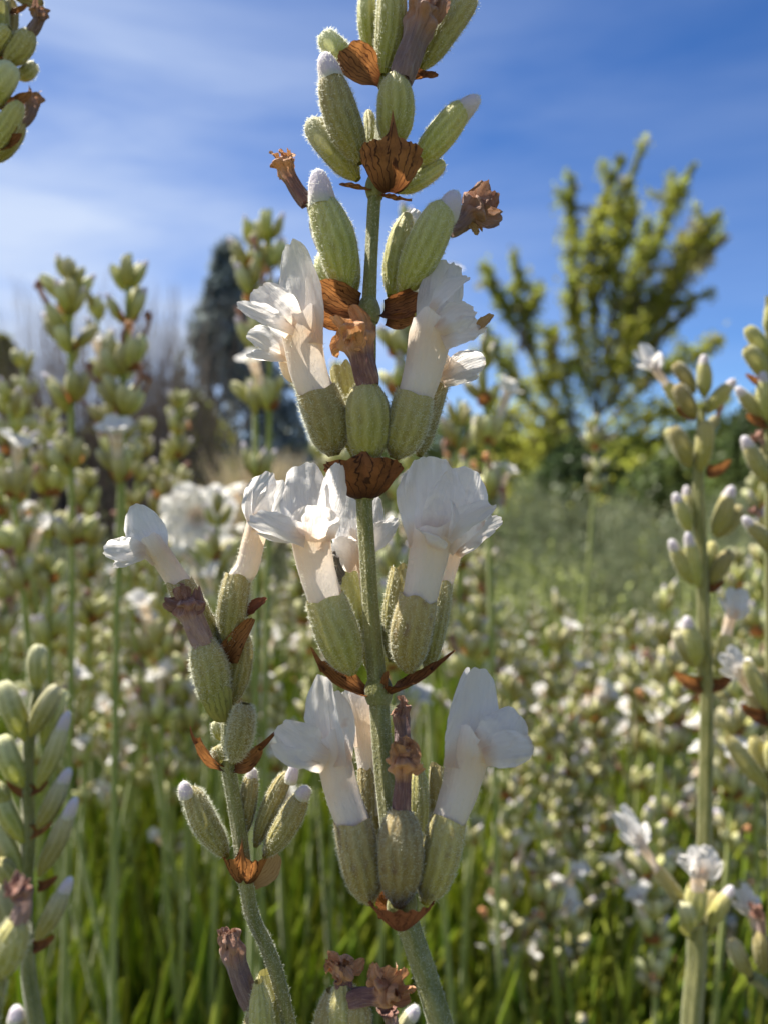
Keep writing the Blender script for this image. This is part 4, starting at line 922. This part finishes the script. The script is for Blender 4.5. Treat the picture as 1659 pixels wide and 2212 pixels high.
# ================================================================ repeated stalks of the flowering bush
def mesh_of(fn, name, mats):
    mb = MB(); fn(mb); return mb.mesh(name, mats)
def lo_calyx(mb, L=.0058, r=.00112, seed=0, kind='bud', mi=0, nt_=11, seg=10, o=(0, 0, 0), d=(0, 0, 1)):
    o = np.array(o, float); d = nrm(d); G, _ = calyx_grid(o, o + d * L, r, kind, seed, nt_, seg, .05, 4, .03); mb.grid(G, True, mi)
def lo_tip(mb, r=.00062, L=.0017, mi=0, o=(0, 0, 0), d=(0, 0, 1)):
    o = np.array(o, float); d = nrm(d); path = o + d * np.linspace(0, L, 6)[:, None]
    mb.grid(sweep(path, r * np.array([.9, 1, 1, .85, .6, .1]), 8), True, mi)
def lo_wither(mb, mi=0, seed=0, o=(0, 0, 0), d=(0, 0, 1), sc=1.0):
    o = np.array(o, float); d = nrm(d); q = np.random.default_rng(seed); s_ = nrm(np.cross(d, q.normal(0, 1, 3)))
    G, _ = wither_grid(o, [o + d * .0016 * sc, o + (d * .003 + s_ * .0006) * sc, o + (d * .0040 + s_ * .0016) * sc], .00042 * sc, .00075 * sc, seed, 14, 9); mb.grid(G, True, mi)
def lo_tube(mb, mi=0, o=(0, 0, 0), d=(0, 0, 1), L=.0045):
    o = np.array(o, float); d = nrm(d); path = o + d * np.linspace(-.001, L, 7)[:, None]
    mb.grid(sweep(path, .0009 * np.array([.8, .8, .85, .92, 1, 1.08, 1.2]), 10), True, mi)
def lo_petals(mb, k, mi=0, o=(0, 0, 0), d=(0, 0, 1), seed=0, L=.0045, nu=8, nv=7):
    o = np.array(o, float) + nrm(d) * L; d = nrm(d); q = np.random.default_rng(seed + k)
    ref = nrm(np.cross(d, [.3, .2, .93] if abs(d[2]) < .9 else [1, 0, 0])); ref2 = np.cross(d, ref)
    a = [0.35, -.35, 1.9, 3.14, 4.4][k]; r_v = ref * math.cos(a) + ref2 * math.sin(a)
    out_ = (.75 if k < 2 else 1.6); ln = (.0046 if k < 2 else .0034); wd = (.0034 if k < 2 else .003)
    st = o + r_v * .0004; e_ = st + nrm(d * 1.0 + r_v * out_) * ln; c_ = st + d * ln * .5 + r_v * .0004
    mb.grid(petal_grid(st, c_, e_, wd, r_v, cup=-.2, ruf=.14, seed=seed * 7 + k, nu=nu, nv=nv, b0=.5), False, mi)
CAL = [mesh_of(lambda mb, s=s: lo_calyx(mb, seed=s, r=.00108 + .0001 * (s % 3)), 'calyx', [M['calyx_far_lit']]) for s in range(3)]
CALO = [mesh_of(lambda mb, s=s: lo_calyx(mb, seed=s, kind='open'), 'calyx', [M['calyx_far_lit']]) for s in range(2)]
CALD = [mesh_of(lambda mb, s=s: lo_calyx(mb, seed=s, kind='dry', r=.00122), 'calyx', [M['calyx_far_lit']]) for s in range(2)]
TIP = mesh_of(lo_tip, 'bud_tip', [M['bud']]); WIT = [mesh_of(lambda mb, s=s: lo_wither(mb, seed=s), 'withered_corolla', [M['wither_orange' if s else 'wither_pink']]) for s in range(2)]
TUB = mesh_of(lo_tube, 'corolla_tube', [M['tube']])
PET = [mesh_of(lambda mb, k=k: lo_petals(mb, k, seed=3), 'petal', [M['petal_far']]) for k in range(5)]
def lo_bract(mb, mi=0, o=(0, 0, 0), face=(1, 0, 0), nu=7, nv=11):
    mb.grid(bract_grid(o, (0, 0, 1), face, R(62), .0022, .0006, .0024, tip=.001, tipw=.2, nu=nu, nv=nv, pw=.6, seed=4), False, mi)
BRA = mesh_of(lo_bract, 'bract', [M['bract']])
COR = mesh_of(lambda mb: (lo_tube(mb, 0), [lo_petals(mb, k, 1, seed=5, nu=7, nv=6) for k in range(5)]), 'corolla', [M['tube'], M['petal_far']])

def part(me, parent, loc, d=None, spin=0.0, sc=1.0, name=None):
    o = bpy.data.objects.new(name or me.name.split('.')[0], me); C.objects.link(o); o.parent = parent; o.location = Vector([float(v) for v in loc])
    if d is not None:
        qz = Vector([float(v) for v in d]).to_track_quat('Z', 'Y'); from mathutils import Quaternion
        o.rotation_mode = 'QUATERNION'; o.rotation_quaternion = qz @ Quaternion((0, 0, 1), spin)
    o.scale = (sc, sc, sc); return o
def layout(seed, style):
    """whorl plan: list of (pos, dir, kind) for calyxes, list of bracts, stem pts; tip of the stalk at z = 0, stem goes down"""
    q = np.random.default_rng(seed); cal, br = [], []
    nW = {'bud': 6, 'bloom': 5, 'dry': 5, 'thin': 4}[style]; z = -.005
    for k in range(nW):
        m_ = 4 if k == 0 else (7 if k < 3 else 8); a0 = q.uniform(0, 6.28)
        for j in range(m_):
            if k > 0 and q.random() < .10: continue
            a = a0 + j * 2 * math.pi / m_ + q.normal(0, .3); tilt = R(q.uniform(10, 30) if k == 0 else q.uniform(16, 46))
            d = np.array([math.cos(a) * math.sin(tilt), math.sin(a) * math.sin(tilt), math.cos(tilt)])
            pos = np.array([math.cos(a) * .0007, math.sin(a) * .0007, z + q.normal(0, .0011)])
            r1 = q.random()
            kind = {'bud': 't' if r1 < .34 else ('b' if r1 < .92 else ('w' if r1 < .97 else 'f')),
                    'bloom': 'f' if r1 < .13 else ('t' if r1 < .42 else ('b' if r1 < .88 else 'w')),
                    'dry': 'w' if r1 < .35 else ('b' if r1 < .8 else ('t' if r1 < .93 else 'f')),
                    'thin': 'b' if r1 < .6 else 't'}[style]
            if k <= 1: kind = 't' if r1 < .4 else 'b'
            cal.append((pos, d, kind, q.uniform(.82, 1.08) * (.85 if k == 0 else 1), q.uniform(0, 6.28), int(q.integers(0, 6))))
        if k: 
            a = q.uniform(0, 6.28); br += [(z - .0006, a), (z - .0006, a + math.pi)]
        z -= (.0062, .0070, .0078, .0100, .016, .012)[k] * q.uniform(.75, 1.3)
    return cal, br, z
def stem_grid(Ls, q, seg=7, n=16):
    w1, w2 = q.normal(0, .011, 2)
    pts = [(w1 * 2, w2 * 2, -Ls), (w1, w2, -Ls * .6), (w1 * .2, w2 * .2, -Ls * .28), (0, 0, -.03), (0, 0, 0)]
    path = spline(pts, n); return sweep(path, np.interp(np.linspace(0, 1, n), [0, .8, 1], [.0007, .00056, .0004]), seg)
def tmpl_parts(seed, style, fine):
    cal, br, zl_ = layout(seed, style); q = np.random.default_rng(seed)
    root = empty('lavender_stalk', (0, 0, 0)); me = MB().grid(stem_grid(.30, q), True).mesh('stem', [M['stem_far']])
    part(me, root, (0, 0, 0), name='stem')
    for pos, d, k, sc, sp, v in cal:
        me = CAL[v % 3] if k in 'bt' else (CALO[v % 2] if k == 'f' else CALD[v % 2])
        c = part(me, root, pos, d, sp, sc)
        if k == 't': part(TIP, c, (0, 0, .0052), (0, 0, 1))
        if k == 'w': part(WIT[v % 2], c, (0, 0, .0054), (0, 0, 1))
        if k == 'f':
            if fine:
                part(TUB, c, (0, 0, .0055), (0, 0, 1))
                for pm in PET: part(pm, c, (0, 0, .0055), (0, 0, 1))
            else: part(COR, c, (0, 0, .0055), (0, 0, 1))
    for z, a in br: part(BRA, root, (0, 0, z), None).rotation_euler = (0, 0, a)
    return root
FMATS = [M['stem_far'], M['calyx_far_lit'], M['bud'], M['wither_orange'], M['tube'], M['petal_far'], M['bract'], M['wither_pink']]
def tmpl_mesh(seed, style):
    cal, br, zl_ = layout(seed, style); q = np.random.default_rng(seed); mb = MB()
    mb.grid(stem_grid(.30, q, 5, 10), True, 0)
    for pos, d, k, sc, sp, v in cal:
        lo_calyx(mb, .0058 * sc, .00115 * sc, v, {'b': 'bud', 't': 'bud', 'f': 'open', 'w': 'dry'}[k], 1, 7, 6, pos, d); e_ = pos + d * .0052 * sc
        if k == 't': lo_tip(mb, mi=2, o=e_, d=d)
        if k == 'w': lo_wither(mb, 3 if v % 2 else 7, v, e_, d)
        if k == 'f':
            lo_tube(mb, 4, e_, d)
            for j in range(5): lo_petals(mb, j, 5, e_, d, v, nu=4, nv=4)
    for z, a in br: lo_bract(mb, 6, (0, 0, z), (math.cos(a), math.sin(a), 0), 4, 6)
    return mb.mesh('lavender_stalk', FMATS)
STY = ['bud', 'bloom', 'dry', 'bloom', 'bud', 'thin']
def kids(o): return CH.get(o, [])
def copy_tree(o, parent=None):
    c = o.copy(); C.objects.link(c); c.parent = parent
    CH[c] = []
    for k in CH[o]:
        kk = copy_tree(k, c); CH[c].append(kk)
    return c
TN = [tmpl_parts(200 + i, STY[i], True) for i in range(6)]
TM = [tmpl_parts(230 + i, STY[i], False) for i in range(6)]
TF = [tmpl_mesh(260 + i, STY[i % 6]) for i in range(8)]
CH = {}
for o in bpy.data.objects: CH.setdefault(o, [])
for o in bpy.data.objects:
    if o.parent: CH[o.parent].append(o)
desc = {'bud': 'full of pale closed buds', 'bloom': 'with several open white flowers', 'dry': 'with brown withered flowers', 'thin': 'sparse and thin'}
placed = []
def put(x, y, zmm, ti, lean=(0, 0), spin=None, sc=1.0, label=None):
    q = rng; spin = q.uniform(0, 6.28) if spin is None else spin
    cls = 'n' if zmm < 215 else ('m' if zmm < 330 else 'f')
    p = P(x, y, zmm)
    if cls == 'f':
        me = TF[ti % len(TF)]; o = bpy.data.objects.new('lavender_stalk', me); C.objects.link(o); style = STY[(ti % len(TF)) % 6]
    else:
        T = TN if cls == 'n' else TM; o = copy_tree(T[ti % 6]); style = STY[ti % 6]
    o.rotation_mode = 'XYZ'; o.location = Vector(p.tolist()); o.rotation_euler = (lean[1], lean[0], spin); o.scale = (sc, sc, sc)
    o['category'] = 'lavender'; o['group'] = 'white lavender stalks massed behind the front ones'
    placed.append((o, x, y, zmm, style, label))
    return o
# single stalks one can pick out, by hand
HAND = [(148, 556, 158, 0, (.0, 0), 'bud cluster stalk standing tallest at the left, pale green against the sky'),
 (282, 548, 150, 2, (.10, 0), 'browner stalk leaning right beside the tall pale one at the left'),
 (262, 770, 200, 5, (0, 0), None), (22, 840, 165, 1, (-.05, 0), None), (5, 990, 190, 1, (0, 0), None), (385, 840, 235, 2, (.05, 0), None),
 (352, 985, 240, 0, (.1, 0), None), (585, 452, 172, 2, (.04, 0), 'stalk rising close behind the centre stalk on its left'), (545, 480, 178, 0, (-.10, 0), None),
 (560, 985, 215, 1, (0, 0), None), (858, 640, 178, 4, (0, 0), 'stalk seen through the gap right of the main stem'), (1045, 745, 180, 1, (.1, 0), None), (990, 860, 200, 2, (0, 0), None),
 (885, 470, 175, 3, (.02, 0), None), (730, 780, 205, 0, (0, 0), None),
 (1285, 905, 270, 5, (-.02, 0), 'lone thin stalk standing in front of the tree'), (1205, 1290, 235, 1, (0, 0), None), (1100, 1460, 205, 4, (.05, 0), None), (1365, 1330, 240, 5, (0, 0), None),
 (360, 1200, 195, 1, (.05, 0), None), (300, 1235, 210, 1, (-.1, 0), None), (420, 1330, 200, 3, (.06, 0), None), (1015, 1315, 190, 0, (.0, 0), None), (600, 1500, 215, 3, (0, 0), None), (470, 1080, 190, 3, (.0, 0), None),
 (1105, 1740, 200, 1, (-.03, 0), None), (1165, 1770, 205, 3, (.08, 0), None), (1400, 1760, 180, 3, (-.05, 0), None), (1235, 1965, 205, 4, (0, 0), None), (1130, 2000, 230, 5, (0, 0), None), (1440, 1270, 200, 1, (.0, 0), None),
 (850, 1190, 150, 1, (0, 0), None), (1600, 1450, 180, 3, (.05, 0), None), (1640, 1250, 190, 1, (.05, 0), None), (1560, 1820, 230, 4, (0, 0), None), (60, 1180, 205, 0, (0, 0), None), (190, 1010, 215, 2, (0, 0), None), (110, 940, 175, 4, (0.03, 0), None)]
for x, y, zz, ti, ln, lb in HAND: put(x, y, zz, ti, ln, sc=1.12 if zz < 240 else 1.0, label=lb)
for lx in (430, 466):
    bz = P(lx, 1118 if lx == 430 else 1100, 218 if lx == 430 else 240); rt = empty('white_blossom', bz, 'large blurred white blossom in the upper field left of the centre stalk' if lx == 430 else 'smaller blurred white blossom touching the large one on its right', 'flower')
    qq = np.random.default_rng(lx); nP = 9 if lx == 430 else 5
    MB().grid(sweep(spline([bz - np.array([0, 0, .2]), bz - np.array([.004, 0, .1]), bz], 10), np.full(10, .0007), 6), True).build('stem', M['stem_far'], rt)
    for k in range(nP):
        a = k * 2 * math.pi / nP; d = np.array([math.cos(a), -.35 * qq.random(), math.sin(a)]); e_ = bz + d * .0105 * qq.uniform(.8, 1.1) * (1 if lx == 430 else .7)
        MB().grid(petal_grid(bz, (bz + e_) / 2 + np.array([0, -.002, .001]), e_, .0085, (0, -1, .3), cup=.3, ruf=.2, seed=k)).build('petal', M['petal_far'], rt)
qh = np.random.default_rng(55)
for x, y, zz in [(50, 760, 205), (205, 640, 205), (320, 900, 235), (110, 880, 225), (400, 1010, 225),
                 (620, 560, 230), (700, 900, 225), (640, 1150, 230), (560, 1230, 210), (880, 980, 215), (950, 1050, 225), (1010, 1010, 240), (1050, 1180, 225), (930, 1250, 205), (1075, 1340, 240), (720, 1330, 230),
                 (1150, 1400, 235), (1260, 1420, 240), (1320, 1500, 235), (1400, 1420, 250), (1465, 1380, 235), (1590, 1180, 240), (1640, 1020, 230), (1560, 1330, 245), (1180, 1560, 225), (500, 1380, 225), (330, 1420, 240)]:
    put(x, y, zz, int(qh.integers(0, 24)), (qh.normal(0, .10), qh.normal(0, .08)), sc=qh.uniform(.95, 1.15))
q = np.random.default_rng(77)
def scatter(n, x0, x1, z0, z1, h0, h1, zp=1.0):
    k = 0
    while k < n:
        zz = z0 + (z1 - z0) * q.random() ** zp; x = q.uniform(x0, x1); h = q.uniform(h0, h1); y = 1031 + h * F / zz
        if y > 2150 or y < (1290 + q.normal(0, 25) if x > 1020 else 1180): continue
        put(x, y, zz, int(q.integers(0, 24)), (q.normal(0, .10), q.normal(0, .09)), sc=q.uniform(.8, 1.12)); k += 1
scatter(30, 1060, 1700, 215, 330, 55, 150)
scatter(92, 1020, 1700, 300, 600, 75, 160, .8)
scatter(22, 100, 700, 215, 330, 20, 75)
scatter(5, -40, 300, 215, 330, 35, 70)
scatter(46, -40, 720, 300, 600, 35, 80, .8)
scatter(12, 700, 1020, 250, 500, 30, 110)
for T in TN + TM:
    for k in CH[T]:
        for g in CH[k]: bpy.data.objects.remove(g)
        bpy.data.objects.remove(k)
    bpy.data.objects.remove(T)
# beyond the ones that can be told apart: the rest of the bed as one mass
V, Q, UV, MI = MB(), None, None, None
far_mb = MB(); q = np.random.default_rng(99)
src = []
for i in (1, 4, 0):
    cal, br, _ = layout(260 + i, STY[i]); mb = MB(); mb.grid(stem_grid(.2, np.random.default_rng(i), 3, 4), True, 0)
    for pos, d, k, sc, sp, v in cal:
        lo_calyx(mb, .006 * sc, .0012, v, 'bud', 1, 4, 4, pos, d)
        if k in 'tf': lo_tip(mb, .0009 if k == 't' else .0016, .002, 5, pos + d * .0055, d)
    src.append(mb.arrays())
for k in range(240):
    zz = q.uniform(560, 950); right = q.random() < .62
    x = q.uniform(980, 1720) if right else q.uniform(-60, 760); h = q.uniform(150, 210) if right else q.uniform(90, 150)
    p = P(x, 1031 + h * F / zz, zz); V_, Q_, U_, M_ = src[k % 3]; a = q.uniform(0, 6.28); ca, sa = math.cos(a), math.sin(a)
    far_mb.v.append(V_ @ np.array([[ca, sa, 0], [-sa, ca, 0], [q.normal(0, .07), q.normal(0, .07), 1]]) + p); far_mb.f.append(Q_ + far_mb.n); far_mb.uv.append(U_); far_mb.m.append(M_); far_mb.n += len(V_)
o = far_mb.build('lavender_bed', FMATS); tag(o, 'far part of the flowering lavender bed blending into one pale mass', kind='stuff')

# ---------------------------------------------------------------- labels for the crowd
def where(x, y):
    col = ['at the left edge', 'on the far left', 'left of the bent stalk', 'behind the bent stalk', 'just left of centre stalk', 'just right of centre stalk', 'right of the lowest whorl', 'left of right bud stalk', 'behind right bud stalk', 'at the right edge'][int(np.clip(x / 1659 * 10, 0, 9))]
    rowi = np.searchsorted([800, 1100, 1250, 1400, 1550, 1700, 1900], y)
    rw = ['high against the sky', 'at skyline height', 'just below the skyline', 'in the upper field', 'at mid height', 'below mid height', 'low down', 'near the bottom'][rowi]
    return col, rw
from collections import defaultdict
G_ = defaultdict(list)
for rec in placed:
    o, x, y, zz, style, lb = rec
    if lb: o['label'] = lb; continue
    c_, r_w = where(x, y); G_[(c_, r_w, style, 'near ' if zz < 330 else ('' if zz < 450 else 'far '))].append(rec)
sz = ['larger', 'smaller']
short = {'bud': 'pale budding stalk', 'bloom': 'white blooming stalk', 'dry': 'brownish withered stalk', 'thin': 'thin sparse stalk'}
ordn = ['leftmost', 'second from left', 'third from left', 'fourth from left', 'fifth from left', 'sixth from left', 'seventh from left', 'eighth from left', 'ninth from left', 'tenth from left']
for (c_, r_w, style, nf), recs in G_.items():
    recs.sort(key=lambda r: r[1])
    for i, rec in enumerate(recs):
        pre = '' if len(recs) == 1 else (ordn[min(i, 9)] + ' ')
        rec[0]['label'] = (pre + nf + short[style] + ' ' + r_w + ' ' + c_).strip()

# ---------------------------------------------------------------- the leafy bush below
def rod(mb, b, t_, r, q, n=8, seg=6, mi=0):
    mid = (b + t_) / 2 + q.normal(0, .003, 3); path = spline([b, mid, t_], n)
    tt = np.linspace(0, 1, n); rad = r * np.interp(tt, [0, .5, .85, .96, 1], [.55, .9, 1, .75, .15])
    G = sweep(path, rad, seg); mb.grid(G, True, mi)
bc = P(700, 1900, 320); root = empty('lavender_bush', (bc[0], bc[1], 0), 'leafy green base of the lavender bush filling the bottom, narrow upright leaves', 'bush')
q = np.random.default_rng(31)
def leaf_spot(z0, z1, x0=-80, x1=1740, h0=112, h1=175):
    zz = q.uniform(z0, z1); x = q.uniform(x0, x1); h = q.uniform(h0, h1) * (1 + .0 * zz)
    h += 14 * vnoise(np.array(x / 130.), np.array(zz / 60.), 5)
    return P(x, 1031 + h * F / zz, zz)
LV = []
for k in range(10):
    mb = MB(); L = q.uniform(.05, .08); rod(mb, np.array([0, 0, -L]), np.array([q.normal(0, .006), q.normal(0, .006), 0]), q.uniform(.0008, .0012), q, 9, 8); LV.append(mb.mesh('leaf', [M['leaf']]))
for k in range(290):
    t_ = leaf_spot(175, 300, 0, 1659); o = bpy.data.objects.new('leaf', LV[k % 10]); C.objects.link(o); o.parent = root
    o.location = Vector((t_ - ORG[root]).tolist()); o.rotation_euler = (q.normal(0, .22), q.normal(0, .22) + .1, q.uniform(0, 6.28)); s_ = q.uniform(.7, 1.25); o.scale = (s_, s_, s_)
mb = MB()
for k in range(11000):
    t_ = leaf_spot(*((175, 330) if k % 3 == 0 else (300, 720)))
    t_[2] -= q.uniform(0, .05) if k % 2 else 0
    L = q.uniform(.04, .085); b = t_ - nrm(np.array([q.normal(.08, .2), q.normal(0, .2), 1])) * L
    rod(mb, b, t_, q.uniform(.0006, .0011), q, 5, 5)
tag(mb.build('leaf_mass', M['leaf'], root), kind='stuff')
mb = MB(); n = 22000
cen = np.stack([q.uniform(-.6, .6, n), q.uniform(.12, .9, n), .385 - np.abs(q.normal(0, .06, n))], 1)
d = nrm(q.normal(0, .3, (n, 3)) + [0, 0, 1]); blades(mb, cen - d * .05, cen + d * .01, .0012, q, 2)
tag(mb.build('inner_leaf_mass', M['leaf_shade'], root), kind='stuff')
